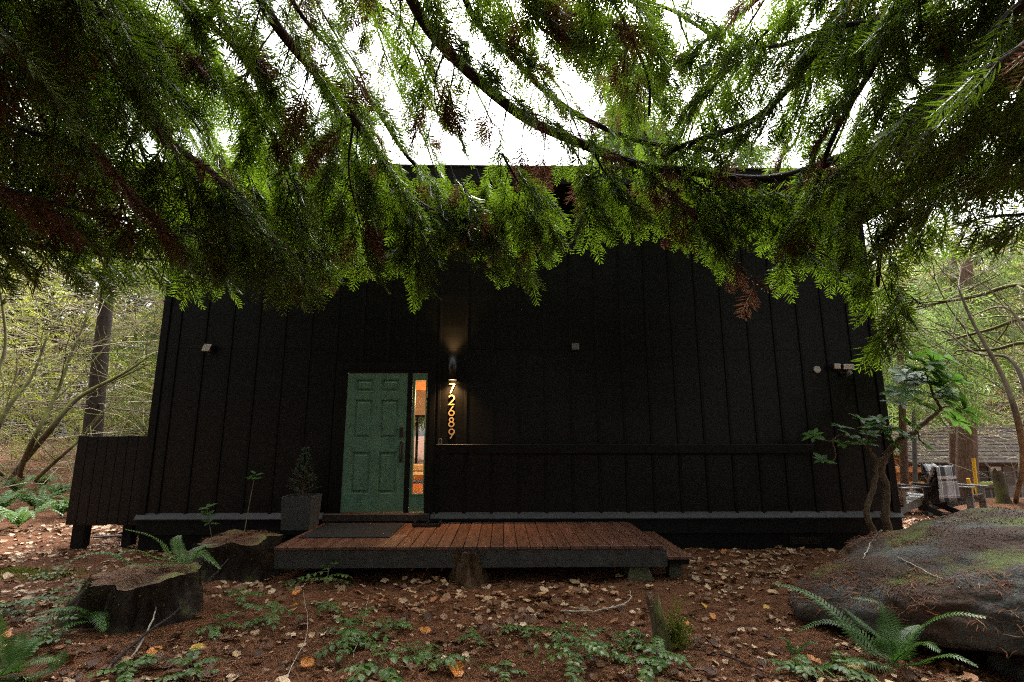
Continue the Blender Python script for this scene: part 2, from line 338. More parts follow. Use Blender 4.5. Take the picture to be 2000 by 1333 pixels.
# roof
OV = .6
part('roof', box(XL - OV, XR + OV, -OV, DEP + OV, 5.06, 5.17), ROOFING, house)
part('soffit', box(XL - OV + .05, XR + OV - .05, -OV + .05, DEP + OV - .05, ZT + .002, 5.057), BLACKTRIM, house)
part('fascia', box(XL - OV, XR + OV, -OV - .035, -OV - .001, 4.90, 5.175, .004), BLACKTRIM, house)
part('fascia', box(XL - OV - .035, XL - OV - .001, -OV, DEP + OV, 4.90, 5.175, .004), BLACKTRIM, house)
part('fascia', box(XR + OV + .001, XR + OV + .035, -OV, DEP + OV, 4.90, 5.175, .004), BLACKTRIM, house)
part('roof_edge_strip', box(XL - OV - .04, XR + OV + .04, -OV - .055, -OV - .001, 5.178, 5.195), GREYBOX, house)
# door unit
DX0, DX1, DZ0, DZ1 = -2.619, -1.705, .016, 2.051
part('door_frame', join(box(OX0, DX0 - .006, -.03, .12, 0, OZ1 - .04), box(DX1 + .006, DX1 + .075, -.03, .12, 0, OZ1 - .04), box(-1.40, OX1, -.03, .12, 0, OZ1 - .04), box(OX0, OX1, -.03, .12, OZ1 - .04, OZ1)), BLACKTRIM, house)
part('door_trim', join(box(OX0 - .1, OX0 - .001, -.036, -.001, -.0, OZ1 + .11, .003), box(OX1 + .001, OX1 + .085, -.036, -.001, 0, OZ1 + .11, .003), box(OX0 - .001, OX1 + .001, -.036, -.001, OZ1 + .001, OZ1 + .11, .003)), BLACKTRIM, house)
part('door_sill', box(OX0 - .14, OX1 + .05, -.14, .14, -.105, -.003, .006), mat('dark_sill_wood', (.032, .022, .017), .5, .4, .3, 8), house)
door = part('front_door', box(DX0, DX1, .0, .045, DZ0, DZ1, .002), DOOR, house)
def recessed_panel(x0, x1, z0, z1, y):
    """moulded door panel: a groove round a raised field with sloping sides"""
    rings = [(0, -.014), (.012, -.015), (.024, .005), (.036, .005), (.064, -.010)]
    V = []; F = []
    for d, h in rings: V += [(x0 + d, y - .001 + h, z0 + d), (x1 - d, y - .001 + h, z0 + d), (x1 - d, y - .001 + h, z1 - d), (x0 + d, y - .001 + h, z1 - d)]
    for i in range(len(rings) - 1):
        for j in range(4): F.append((i * 4 + j, i * 4 + (j + 1) % 4, i * 4 + 4 + (j + 1) % 4, i * 4 + 4 + j))
    F.append(tuple(len(V) - 4 + j for j in range(4))); return np.array(V), F
cx = [(DX0 + .115, DX0 + .405), (DX1 - .405, DX1 - .115)]
# stiles and rails stand proud, so that the moulded panels sit in real recesses
bars = []
zr = [(.26, .88), (1.06, 1.66), (1.76, 1.97)]
bars += [box(DX0, cx[0][0], -.024, -.0005, DZ0, DZ1, .001), box(cx[0][1], cx[1][0], -.024, -.0005, DZ0, DZ1, .001), box(cx[1][1], DX1, -.024, -.0005, DZ0, DZ1, .001)]
for a, b in cx:
    zz = [DZ0] + [v for z in zr for v in z] + [DZ1]
    for i in range(0, len(zz), 2): bars.append(box(a + .0003, b - .0003, -.0238, -.0005, zz[i], zz[i + 1]))
part('door_rail', join(*bars), DOOR, door)
for a, b in cx:
    for z0, z1 in zr: part('door_panel', recessed_panel(a, b, z0, z1, -.006), DOOR, door)
hx = DX1 - .06
part('lock_keypad', box(hx - .033, hx + .033, -.055, -.0245, 1.09, 1.24, .008), DARKMETAL, door)
hs_ = [box(hx - .026, hx + .026, -.036, -.0245, .72, 1.03, .006), tube([(hx, -.03, .98), (hx, -.075, .96), (hx, -.08, .86), (hx, -.075, .77), (hx, -.03, .75)], .011, 8)]
part('door_handle', join(*hs_), DARKMETAL, door)
# sidelight
SX0, SX1 = DX1 + .08, -1.405; GX0, GX1, GZ0, GZ1 = -1.585, -1.425, .265, 1.955
sl = part('sidelight', join(box(SX0, GX0, -.026, .045, DZ0, DZ1), box(GX1, SX1, -.026, .045, DZ0, DZ1), box(GX0, GX1, -.0258, .045, DZ0, GZ0), box(GX0, GX1, -.0258, .045, GZ1, DZ1)), DOOR, house)
part('glazing_bead', join(box(GX0 - .014, GX0 - .001, -.033, -.0265, GZ0 - .014, GZ1 + .014), box(GX1 + .001, GX1 + .014, -.033, -.0265, GZ0 - .014, GZ1 + .014), box(GX0 - .0009, GX1 + .0009, -.033, -.0265, GZ0 - .014, GZ0 - .001), box(GX0 - .0009, GX1 + .0009, -.033, -.0265, GZ1 + .001, GZ1 + .014)), DOOR, sl)
part('pane', box(GX0, GX1, .02, .026, GZ0, GZ1), GLASS, sl)
# the room behind the sidelight
part('room_floor', box(XL + .15, 1.5, .15, DEP - .15, -.003, .014), FLOORW, house)
part('room_ceiling', box(XL + .15, 1.5, .15, DEP - .15, 2.45, 2.5), CEILW, house)
part('room_wall', join(box(1.5, 1.56, .15, DEP - .15, .015, 2.449), box(XL + .145, XL + .19, .15, DEP - .15, .015, 2.449), box(XL + .2, wx0, DEP - .2, DEP - .145, .015, 2.449), box(wx1, 1.499, DEP - .2, DEP - .145, .015, 2.449), box(wx0, wx1, DEP - .2, DEP - .145, wz1, 2.449)), PLASTER, house)
part('ceiling_beam', box(XL + .2, 1.49, 5.2, 5.4, 2.25, 2.449), ORANGEWOOD, house)
bw = part('back_window', join(*[box(x - .035, x + .035, DEP - .12, DEP - .05, wz0, wz1) for x in (wx0 + .035, -3.2, -2.83, -2.48, -1.9, wx1 - .035)], box(wx0, wx1, DEP - .048, DEP - .02, wz1 - .07, wz1), box(wx0, wx1, DEP - .048, DEP - .02, wz0, wz0 + .05)), BLACKTRIM, house)
part('pane', box(wx0, wx1, DEP - .09, DEP - .086, wz0, wz1), GLASS, bw)
sofa = thing('sofa', 'low beige sofa seen through the narrow glass beside the door', 'sofa', (-2.4, 4.6, .014))
part('seat', box(-3.2, -1.5, 4.4, 5.2, .09, .24, .03), BEIGE, sofa); part('backrest', box(-3.2, -1.5, 5.0, 5.2, .245, .42, .03), BEIGE, sofa)
part('armrest', box(-3.4, -3.21, 4.4, 5.2, .09, .4, .03), BEIGE, sofa); part('armrest', box(-1.49, -1.3, 4.4, 5.2, .09, .4, .03), BEIGE, sofa)
for x in (-3.3, -1.45):
    for y in (4.5, 5.1): part('leg', box(x, x + .06, y, y + .06, .014, .09), DARKWOOD, sofa)
rl = bpy.data.lights.new('room_lamp', 'POINT'); rl.energy = 60; rl.color = (1, .62, .28); rl.shadow_soft_size = .12
ro = bpy.data.objects.new('room_lamp', rl); COL.objects.link(ro); ro.location = (-1.2, 4.2, 2.0)
pend = thing('pendant_lamp', 'hanging room lamp behind the front door', 'lamp', (-1.2, 4.2, 2.05))
part('shade', (lathe([(.05, .12), (.16, .0), (.165, .0), (.06, .125)], 16, (-1.2, 4.2, 2.1))), PALEPL, pend)
part('cord', tube([(-1.2, 4.2, 2.2), (-1.2, 4.2, 2.449)], .005, 6), DARKMETAL, pend)

# ------------------------------------------------------------------ things on the wall
lz = float(on_y(884, 743, -.08)[2]); lx = float(on_y(884, 743, -.08)[0]); LH = .37
lamp = thing('wall_lamp', 'black cylinder wall lamp lit up and down above the house number', 'lamp', (lx, -.02, lz))
part('shade', join(lathe([(.066, 0), (.07, 0), (.07, LH), (.066, LH), (.066, 0)], 24, (lx, -.105, lz))), DARKMETAL, lamp, True)
part('mount', box(lx - .05, lx + .05, -.04, -.001, lz + .1, lz + .28, .004), DARKMETAL, lamp)
part('bulb', lathe([(.0005, .012), (.063, .012)], 20, (lx, -.105, lz)), BULB, lamp)
part('bulb', lathe([(.0005, LH - .05), (.063, LH - .05)], 20, (lx, -.105, lz)), BULB, lamp)
for zz, rx in ((lz + .004, 0), (lz + LH - .03, math.pi)):
    s = bpy.data.lights.new('wall_lamp_beam', 'SPOT'); s.energy = 45 if rx == 0 else 28; s.color = (1, .55, .22); s.spot_size = R(125 if rx == 0 else 84); s.spot_blend = 1; s.shadow_soft_size = .03
    so = bpy.data.objects.new('wall_lamp_beam', s); COL.objects.link(so); so.location = (lx, -.105, zz); so.rotation_euler = (rx, 0, 0)
    so.parent = lamp; so.matrix_parent_inverse = Matrix.Translation(-lamp.location)

def arc(cx, cz, rx, rz, a0, a1, n=18):
    return [(cx + rx * math.cos(R(a)), cz + rz * math.sin(R(a))) for a in np.linspace(a0, a1, n)]
DIG = {'7': [[(.06, .97), (.62, .97), (.22, 0)]],
       '2': [arc(.33, .70, .26, .27, 165, -28) + [(.08, .03), (.62, .03)]],
       '6': [arc(.33, .29, .27, .26, 150, 510, 26), [(.095, .40), (.47, 1.0)]],
       '8': [arc(.33, .745, .21, .225, 0, 360, 24), arc(.33, .27, .27, .245, 0, 360, 26)],
       '9': [arc(.33, .70, .27, .26, -30, 330, 26), [(.565, .59), (.19, 0)]]}
def stroke(pts, w, y0, y1):
    P = np.array(pts); closed = np.allclose(P[0], P[-1], atol=1e-4)
    if closed: P = P[:-1]
    n = len(P); V = []
    for i in range(n):
        a = P[i - 1] if (i or closed) else P[i]; b = P[(i + 1) % n] if (i < n - 1 or closed) else P[i]
        d1 = P[i] - a; d2 = b - P[i]
        d1 = d1 / np.linalg.norm(d1) if np.linalg.norm(d1) > 1e-9 else d2 / np.linalg.norm(d2)
        d2 = d2 / np.linalg.norm(d2) if np.linalg.norm(d2) > 1e-9 else d1
        t = d1 + d2; t /= np.linalg.norm(t); nn = np.array([-t[1], t[0]]); c = max(.45, abs(nn @ np.array([-d1[1], d1[0]])))
        q = nn * w / 2 / c
        for s in (1, -1):
            for y in (y0, y1): V.append((P[i][0] + s * q[0], y, P[i][1] + s * q[1]))
    F = []
    for i in range(n if closed else n - 1):
        a, b = i * 4, (i + 1) % n * 4
        F += [(a, b, b + 2, a + 2), (a + 1, a + 3, b + 3, b + 1), (a, a + 1, b + 1, b), (a + 2, b + 2, b + 3, a + 3)]
    if not closed: F += [(0, 2, 3, 1), (4 * n - 4, 4 * n - 3, 4 * n - 1, 4 * n - 2)]
    return np.array(V), F
numbers = thing('house_number', 'vertical row of brass numerals 7 2 6 8 9 below the lit wall lamp', 'house number', (lx, -.01, float(on_y(882, 858, -.02)[2])))
for ch, (y0, y1) in zip('72689', ((750, 768.5), (772, 791), (794, 812.5), (816, 834), (838, 857))):
    a = on_y(875.5, y1, -.022); b = on_y(875.5, y0, -.022); h = b[2] - a[2]
    for st in [0]:
        vf = join(*[stroke([(a[0] + u * h * 1.02, a[2] + v * h) for u, v in s], .0185, -.026 - .001 * i, -.012) for i, s in enumerate(DIG[ch])])
    part('numeral', vf, BRASS, numbers)
db = on_y(860, 864, -.04)
bell = thing('doorbell', 'pill shaped black doorbell with pale rim beside the door frame', 'doorbell', (db[0], -.04, db[2] - .06))
pill = lambda r, hh, y0, y1, z=0: (lambda pr: (np.array([(db[0] + u, y, db[2] + v + z) for y in (y0, y1) for u, v in pr]), [tuple(range(len(pr)))[::-1], tuple(len(pr) + i for i in range(len(pr)))] + [(i, (i + 1) % len(pr), len(pr) + (i + 1) % len(pr), len(pr) + i) for i in range(len(pr))]))(arc(0, hh, r, r, 0, 180, 12) + arc(0, -hh, r, r, 180, 360, 12))
part('rim', pill(.025, .034, -.056, -.036), CHROME, bell); part('face', pill(.018, .032, -.059, -.0562), DARKMETAL, bell)
ar = arc(db[0], db[2] - .034, .015, .015, 0, 360, 16)
part('button', stroke(ar, .005, -.062, -.0592), CHROME, bell)

def wall_box(px, py, s, label, face, slant):
    c = on_y(px, py, -.05); t = thing('wall_spotlight', label, 'outdoor light', (c[0], -.002, c[2] - s / 2), 'small box lights on the black wall')
    V, F = box(c[0] - s / 2, c[0] + s / 2, -.11, -.002, c[2] - s / 2, c[2] + s / 2, .004)
    part('housing', (V, F), DARKMETAL, t)
    V, F = box(c[0] - s * .46, c[0] + s * .46, -.122, -.1105, c[2] - s * .40, c[2] + s * .44, .003)
    V = V.copy(); V[:, 0] += slant * (V[:, 2] - c[2]); part('faceplate', (V, F), face, t)
    part('mounting_plate', box(c[0] - s * .3, c[0] + s * .3, -.0015, .0, c[2] - s * .8, c[2] - s * .51), DARKMETAL, t)
wall_box(408, 681, .125, 'pale faced small box light high on the wall left of the door', PALEPL, .35)
wall_box(1123, 679, .115, 'dark grey small box light high on the wall right of the door', GREYBOX, 0)
c = on_y(1596, 722, -.02)
sen = thing('wall_sensor', 'round pale disc sensor on the wall left of the floodlight', 'sensor', (c[0], 0, c[2] - .055))
def disc(c, r, y0, y1, n=24):
    V = np.array([(c[0] + r * math.cos(a), y, c[2] + r * math.sin(a)) for y in (y0, y1) for a in np.arange(n) / n * 2 * math.pi])
    return V, [tuple(range(n))[::-1], tuple(n + i for i in range(n))] + [(i, (i + 1) % n, n + (i + 1) % n, n + i) for i in range(n)]
part('base', disc(c, .058, -.018, -.001), GREYBOX, sen); part('cover', disc(c, .053, -.03, -.0182), PALEPL, sen)
c = on_y(1650, 722, -.08); c1 = on_y(1635, 716, -.14); c2 = on_y(1657, 717, -.14); c3 = on_y(1657, 730, -.12)
fl = thing('floodlight_camera', 'twin head floodlight with camera near the right corner of the wall', 'floodlight', (c[0], 0, c[2] - .1))
part('base', disc((c[0], 0, c[2] - .05), .06, -.05, -.001), DARKMETAL, fl)
for q, w in ((c1, .1), (c2, .165)):
    hd = part('lamp_head', rot(box(q[0] - w / 2 - .01, q[0] + w / 2 + .01, -.15, -.07, q[2] - .045, q[2] + .045, .012), R(8), 'X', q), DARKMETAL, fl)
    part('lens', rot(box(q[0] - w / 2, q[0] + w / 2, -.156, -.1505, q[2] - .035, q[2] + .035, .002), R(8), 'X', q), LENS, hd)
    part('arm', tube([(c[0], -.04, c[2] - .04), (q[0], -.09, q[2])], .012, 6), DARKMETAL, fl)
cm = part('camera', join(rot(lathe([(.001, -.06), (.03, -.055), (.036, 0), (.03, .05), (.001, .06)], 14, c3), R(70), 'X', c3)), GREYBOX, fl, True)
part('camera_lens', disc(c3, .02, -.19, -.182), CHROME, cm)
part('arm', tube([(c[0], -.04, c[2] - .06), (c3[0], -.09, c3[2])], .012, 6), DARKMETAL, fl)

# ================================================================== DECK
DZ = -.128
dl = on_z(531, 1071, DZ)[0]; dr = on_z(1300, 1063, DZ)[0]; DY0, DY1 = -1.72, -.082
deck = thing('deck', 'low entrance deck of red brown planks with dark fascia before the door', 'deck', (0, -.9, -.53))
PW = .153; npk = int(round((dr - dl) / PW))
for i in range(npk):
    x = dl + i * PW; j = rng.normal(0, .0015)
    o = part('plank', box(x + .004, x + PW - .004, DY0 + rng.normal(0, .004), DY1, DZ - .038, DZ + j, .004), DECKWOOD, deck)
part('fascia_board', box(dl + .01, dr - .01, DY0 + .02, DY0 + .06, DZ - .235, DZ - .041, .003), DECKSIDE, deck)
part('fascia_board', box(dr - .055, dr - .015, DY0 + .062, DY1, DZ - .235, DZ - .041, .003), DECKSIDE, deck)
part('fascia_board', box(dl + .015, dl + .055, DY0 + .062, DY1, DZ - .235, DZ - .041, .003), DECKSIDE, deck)
for y in (-1.2, -.7, -.2): part('joist', box(dl + .06, dr - .06, y, y + .04, DZ - .2, DZ - .042), SKIRT, deck)
def pier(px, py, w0, w1, h, label):
    p = ground(px, py); V = []
    for z, w in ((-.06, w0), (.0, w0), (h, w1)): V += [(p[0] + sx * w, p[1] + .1 + sy * w, p[2] + z) for sx, sy in ((-1, -1), (1, -1), (1, 1), (-1, 1))]
    F = [(3, 2, 1, 0), (8, 9, 10, 11)] + [(i * 4 + j, i * 4 + (j + 1) % 4, i * 4 + 4 + (j + 1) % 4, i * 4 + 4 + j) for i in range(2) for j in range(4)]
    solo('pier_block', (np.array(V), F), PIER, label, 'pier block', 'concrete blocks under the deck')
pier(1249, 1132, .155, .095, DZ - .237 + .53, 'moss covered concrete pier block under the right front of the deck')
step = thing('deck_step', 'lower two plank step at the right end of the deck', 'step', (dr + .2, -1.2, -.53))
sz = DZ - .13
for i in range(2): part('plank', box(dr + .005 + i * .152, dr + .15 + i * .152, DY0 + .06, -.1, sz - .038, sz, .004), DECKWOOD, step)
part('riser', box(dr + .03, dr + .27, DY0 + .1, DY0 + .14, sz - .1, sz - .04), SKIRT, step)
for y in (DY0 + .25, -.5): part('leg', box(dr + .08, dr + .24, y, y + .15, -.6, sz - .04), PIER, step)
# mat, boot tray, planter
q = [on_z(583, 1052, DZ), on_z(765, 1048, DZ), on_z(806, 1021, DZ), on_z(668, 1024, DZ)]
mx0, mx1 = q[0][0], q[1][0]; my0, my1 = q[0][1], -.16
md = thing('doormat', 'charcoal doormat lying on the deck before the green door', 'doormat', ((mx0 + mx1) / 2, (my0 + my1) / 2, DZ))
part('pile', box(mx0 + .02, mx1 - .02, my0 + .02, my1 - .02, DZ + .003, DZ + .013, .003), MATFAB, md)
part('border', join(box(mx0, mx1, my0, my0 + .02, DZ + .003, DZ + .009), box(mx0, mx1, my1 - .02, my1, DZ + .003, DZ + .009), box(mx0, mx0 + .02, my0 + .02, my1 - .02, DZ + .003, DZ + .009), box(mx1 - .02, mx1, my0 + .02, my1 - .02, DZ + .003, DZ + .009)), DARKMETAL, md)
a = on_z(806, 1030, DZ); b = on_z(858, 1028, DZ); GLOSSY = mat('glossy_black_plastic', (.01, .01, .01), .15, .6)
bt = thing('boot_tray', 'small glossy black two section tray on the deck by the mat', 'tray', ((a[0] + b[0]) / 2, a[1], DZ))
part('base', box(a[0], b[0], a[1], a[1] + .33, DZ + .003, DZ + .012), GLOSSY, bt)
for x in (a[0], (a[0] + b[0]) / 2, b[0]): part('rim', tube([(x, a[1], DZ + .03), (x, a[1] + .33, DZ + .03)], .017, 8), GLOSSY, bt)
for y in (a[1], a[1] + .33): part('rim', tube([(a[0], y, DZ + .026), (b[0], y, DZ + .026)], .015, 8), GLOSSY, bt)
a = on_z(544, 1037, DZ); b = on_z(604, 1037, DZ); c = on_z(605, 977, DZ + .43)
pw = b[0] - a[0]; py0 = a[1]; ph = .43
pl = thing('planter', 'square dark grey planter holding a small spruce on the deck', 'planter', (a[0] + pw / 2, py0 + pw / 2, DZ))
o_ = .02
def taper_ring(x0, x1, y0, y1, z, d): return [(x0 + d, y0 + d, z), (x1 - d, y0 + d, z), (x1 - d, y1 - d, z), (x0 + d, y1 - d, z)]
V = taper_ring(a[0], b[0], py0, py0 + pw, DZ + .002, .02) + taper_ring(a[0], b[0], py0, py0 + pw, DZ + ph, 0) + taper_ring(a[0], b[0], py0, py0 + pw, DZ + ph, .022) + taper_ring(a[0], b[0], py0, py0 + pw, DZ + ph - .05, .024)
part('pot', (np.array(V), [(3, 2, 1, 0)] + [(i * 4 + j, i * 4 + (j + 1) % 4, i * 4 + 4 + (j + 1) % 4, i * 4 + 4 + j) for i in range(3) for j in range(4)]), PLANTER, pl)
part('soil', box(a[0] + .024, b[0] - .024, py0 + .024, py0 + pw - .024, DZ + ph - .08, DZ + ph - .045), SOIL, pl)
def spruce(c, h, r):
    t = thing('potted_spruce', 'small dark dwarf spruce growing in the square planter', 'shrub', c)
    part('trunk', tube([c, c + np.array([.01, 0, h])], [.02, .004], 6), BARK, t)
    V = []; stems = []
    for i in range(150):
        u = rng.random() ** .8; z = .05 + u * (h - .08); L = r * (1 - u * .85) * rng.uniform(.7, 1.1); an = rng.random() * 6.28
        d = np.array([math.cos(an), math.sin(an), .45 + .5 * u]); P0 = c + np.array([0, 0, z]); d /= np.linalg.norm(d); P1 = P0 + d * L
        stems.append(tube([P0, P1], [.006, .002], 4, False))
        for k in range(46):
            f = .25 + .75 * rng.random(); b0 = P0 + d * L * f; nd = rng.normal(0, 1, 3); nd -= d * (nd @ d); nd /= np.linalg.norm(nd); nd = nd + d * .8; nd /= np.linalg.norm(nd)
            sd = np.cross(nd, d); sd /= np.linalg.norm(sd) + 1e-9; V += [b0 - sd * .003, b0 + sd * .003, b0 + nd * rng.uniform(.022, .036)]
    part('branch', join(*stems), BARK, t)
    n = part('needles', (np.array(V), np.arange(len(V)).reshape(-1, 3)), SPRUCE, t); tag(n, kind='stuff')
spruce(np.array([a[0] + pw / 2, py0 + pw / 2, DZ + ph - .046]), .70, .25)

# ------------------------------------------------------------------ left screen of black boards
p1 = on_y(127, 1026, .06); p2 = on_y(267, 1019, .06); p3 = on_y(155, 852, .06); p4 = on_y(284, 852, .06)
sx0 = p1[0] * .5 + p3[0] * .5; sx1 = XL - .045; sz0, sz1 = p1[2], p3[2]
scr = thing('board_screen', 'black vertical board screen standing beside the left house corner', 'screen', ((sx0 + sx1) / 2, .06, -.5))
nb = 7; bwid = (sx1 - sx0) / nb
for i in range(nb): part('board', box(sx0 + i * bwid + .003, sx0 + (i + 1) * bwid - .003, .05, .075, sz0 + rng.normal(0, .004), sz1 + rng.normal(0, .003), .003), BLACK, scr)
for z in (sz0 + .15, sz1 - .15): part('rail', box(sx0 + .01, sx1 - .01, .076, .115, z, z + .09), SKIRT, scr)
part('post', box(sx0 + .06, sx0 + .24, .118, .25, -.7, sz1 - .02), SKIRT, scr); part('post', box(sx1 - .25, sx1 - .12, .118, .25, -.7, sz1 - .02), SKIRT, scr)
pp = [on_z(182, 1050, -.47), on_z(230, 1047, -.46), on_z(275, 1047, -.47)]
solo('pipe', tube(pp, .017, 8), GREYBOX, 'grey pipe lying on the ground under the black board screen', 'pipe')

# ================================================================== leaf templates
def spray_template(seed, n=20, w=.019):
    """flat fern-like cedar spray, axis +X, length 1: a midrib with two rows of narrow drooping side blades"""
    r = np.random.default_rng(seed); V = []; F = []
    def blade(p, d, L, w, dz=0.):
        d = d / np.linalg.norm(d); s = np.array([-d[1], d[0], 0]); k = len(V)
        V.extend([p, p + d * L * .5 + s * w, p + d * L + np.array([0, 0, dz]), p + d * L * .4 - s * w]); F.append((k, k + 1, k + 2)); F.append((k, k + 2, k + 3))
    blade(np.zeros(3), np.array([1., r.normal(0, .05), 0]), 1.0, .014)
    for i in range(n):
        t = .04 + .9 * (i + r.uniform(-.25, .25)) / (n - 1); sd = 1 if i % 2 else -1
        L = .40 * (1 - t) ** .6 * min(1, t * 2.5 + .4) * r.uniform(.6, 1.25) + .05; an = R(r.uniform(38, 66)) * sd
        blade(np.array([t, 0, 0]), np.array([math.cos(an), math.sin(an), r.uniform(-.25, .15)]), L, w * r.uniform(.7, 1.3), -.12 * L)
    V = np.array(V); V[:, 2] -= .25 * V[:, 0] ** 2 + .5 * V[:, 1] ** 2
    return V, np.array(F)
SPRAYS = [spray_template(s) for s in range(6)]; SPRAYS_LO = [spray_template(s + 20, 10, .03) for s in range(5)]
def place(temps, P, A, Nn, S, which):
    """transform copies of flat templates: P base, A axis, Nn normal, S size"""
    A = A / np.linalg.norm(A, axis=1)[:, None]; Nn = Nn - A * (A * Nn).sum(1)[:, None]; Nn /= np.linalg.norm(Nn, axis=1)[:, None] + 1e-9; B = np.cross(Nn, A)
    VV, FF, off = [], [], 0
    for t, (V, F) in enumerate(temps):
        ix = np.where(which == t)[0]
        if not len(ix): continue
        W = P[ix, None] + S[ix, None, None] * (V[None, :, 0:1] * A[ix, None] + V[None, :, 1:2] * B[ix, None] + V[None, :, 2:3] * Nn[ix, None])
        VV.append(W.reshape(-1, 3)); FF.append((F[None] + (np.arange(len(ix)) * len(V))[:, None, None] + off).reshape(-1, F.shape[1])); off += W.size // 3
    return np.concatenate(VV), np.concatenate(FF)

# ================================================================== OVERHANGING CEDARS
class Cedar:
    """a cedar whose trunk stands at base; limbs are polylines through the air, with drooping side twigs and sprays"""
    def __init__(s, label, base, height, rad, bark):
        s.base = np.array([base[0], base[1], float(gz(base[0], base[1]))]); s.o = thing('cedar_tree', label, 'tree', s.base, 'cedars hanging over the yard')
        P = [s.base + np.array([.05 * math.sin(z), .04 * math.cos(z * .8), z]) for z in np.linspace(-.3, height, 14)]
        rr = np.interp(np.linspace(0, 1, 14), [0, .06, .15, 1], [rad * 1.7, rad * 1.2, rad, rad * .45]); part('trunk', tube(P, rr, 14), bark, s.o, True)
        s.S = []; s.limbs = []
    def limb(s, pts, r0, r1, z_trunk=None, dens=1.0, tw=.75, dead=0.0, size=1.0, start=0, mt=None, droop=1.0, up=0., f0=.2):
        pts = [np.asarray(p, float) for p in pts]
        if z_trunk is not None: pts = [s.base + np.array([0, 0, z_trunk - s.base[2]])] + pts
        P = smooth_path(pts, 8); L = np.concatenate([[0], np.cumsum(np.linalg.norm(np.diff(P, axis=0), axis=1))])
        P = P + np.stack([.02 * np.sin(L * 5 + k * 2) for k in range(3)], 1) * np.linspace(0, 1, len(P))[:, None]
        rr = r0 + (r1 - r0) * (L / L[-1]) ** .8
        if z_trunk is not None: rr = np.maximum(rr, np.interp(L, [0, L[-1] * .3], [r0 * 2.2, r0 * .9]))
        geo = [tube(P, rr, 7)]; pos = start
        bid = len(s.limbs); sd = 1
        while pos < L[-1]:
            c = np.array([np.interp(pos, L, P[:, k]) for k in range(3)]); c2 = np.array([np.interp(min(L[-1], pos + .1), L, P[:, k]) for k in range(3)])
            c0 = np.array([np.interp(max(0, pos - .05), L, P[:, k]) for k in range(3)]); t = c2 - c0; t /= np.linalg.norm(t) + 1e-9
            side = np.cross(t, [0, 0, 1]); side /= np.linalg.norm(side) + 1e-9; sd = -sd
            fr = pos / L[-1]; ln = tw * rng.uniform(.55, 1.2) * min(1, 1.5 - fr); isdead = rng.random() < dead
            d = t * rng.uniform(.35, .8) + side * sd * rng.uniform(.6, 1.1) + np.array([0, 0, rng.uniform(-.35, .15)]); d /= np.linalg.norm(d)
            n = 7; Q = [c]; v = d.copy()
            for k in range(n):
                v = v + np.array([0, 0, -.16 * droop + up * .1]) + rng.normal(0, .05, 3); v /= np.linalg.norm(v); Q.append(Q[-1] + v * ln / n)
            Q = np.array(Q); geo.append(tube(Q, np.linspace(max(.004, r1 * .9), .0018, n + 1), 4, False))
            m = max(3, int(ln / .055)); s2 = 1
            for k in range(m):
                f = (k + rng.random()) / m; f = f0 + (1 - f0) * f; p = np.array([np.interp(f * n, np.arange(n + 1), Q[:, j]) for j in range(3)])
                i0 = min(n - 1, int(f * n)); vd = Q[i0 + 1] - Q[i0]; vd /= np.linalg.norm(vd); sl = np.cross(vd, [0, 0, 1]); sl /= np.linalg.norm(sl) + 1e-9; s2 = -s2
                ax = vd * rng.uniform(.5, .9) + sl * s2 * rng.uniform(.3, .7) + np.array([0, 0, -rng.uniform(.35, 1.25) * droop]); 
                nr = np.cross(vd, sl) * rng.uniform(.2, 1) + np.array([rng.normal(0, .45), rng.normal(-.6, .4), .1])
                s.S.append((p, ax, nr, rng.uniform(.18, .38) * size * (1.1 - .35 * f), bid, isdead))
            pos += rng.uniform(.07, .13) / dens
        o = part('branch', join(*geo), mt or LIMB, s.o, True); s.limbs.append(o)
    def finish(s):
        P = np.array([a[0] for a in s.S]); A = np.array([a[1] for a in s.S]); Nn = np.array([a[2] for a in s.S]); S = np.array([a[3] for a in s.S])
        bid = np.array([a[4] for a in s.S]); dead = np.array([a[5] for a in s.S]); n = len(P); w = rng.integers(0, len(SPRAYS), n)
        A /= np.linalg.norm(A, axis=1)[:, None]; Nn -= A * (A * Nn).sum(1)[:, None]; Nn /= np.linalg.norm(Nn, axis=1)[:, None] + 1e-9
        # the sprays that show largest become objects of their own
        D = P + A * S[:, None] * .5 - EYE; z = D @ _fw; u = D @ _rt / np.maximum(z, .01) * FPX + 1000; v = 666.5 - D @ _up / np.maximum(z, .01) * FPX
        inside = (z > .3) & (u > 0) & (u < 2000) & (v > 0) & (v < 1333); score = np.where(inside & ~dead, S / np.maximum(z, .3), 0)
        big = np.argsort(-score)[:290]; isbig = np.zeros(n, bool); isbig[big] = score[big] > 0
        if not hasattr(Cedar, 'M'): Cedar.M = [mesh('spray', V, F, CEDAR_O) for V, F in SPRAYS]
        for i in np.where(isbig)[0]:
            o = link('spray', Cedar.M[w[i]], s.limbs[bid[i]]); B = np.cross(Nn[i], A[i]); M = Matrix.Identity(4)
            for r in range(3): M[r][0] = A[i][r] * S[i]; M[r][1] = B[r] * S[i]; M[r][2] = Nn[i][r] * S[i]; M[r][3] = P[i][r] - s.base[r]
            o.matrix_local = M
        near = (z > .3) & (u > -70) & (u < 2070) & (v > -70); keep = near | (rng.random(n) < .45)
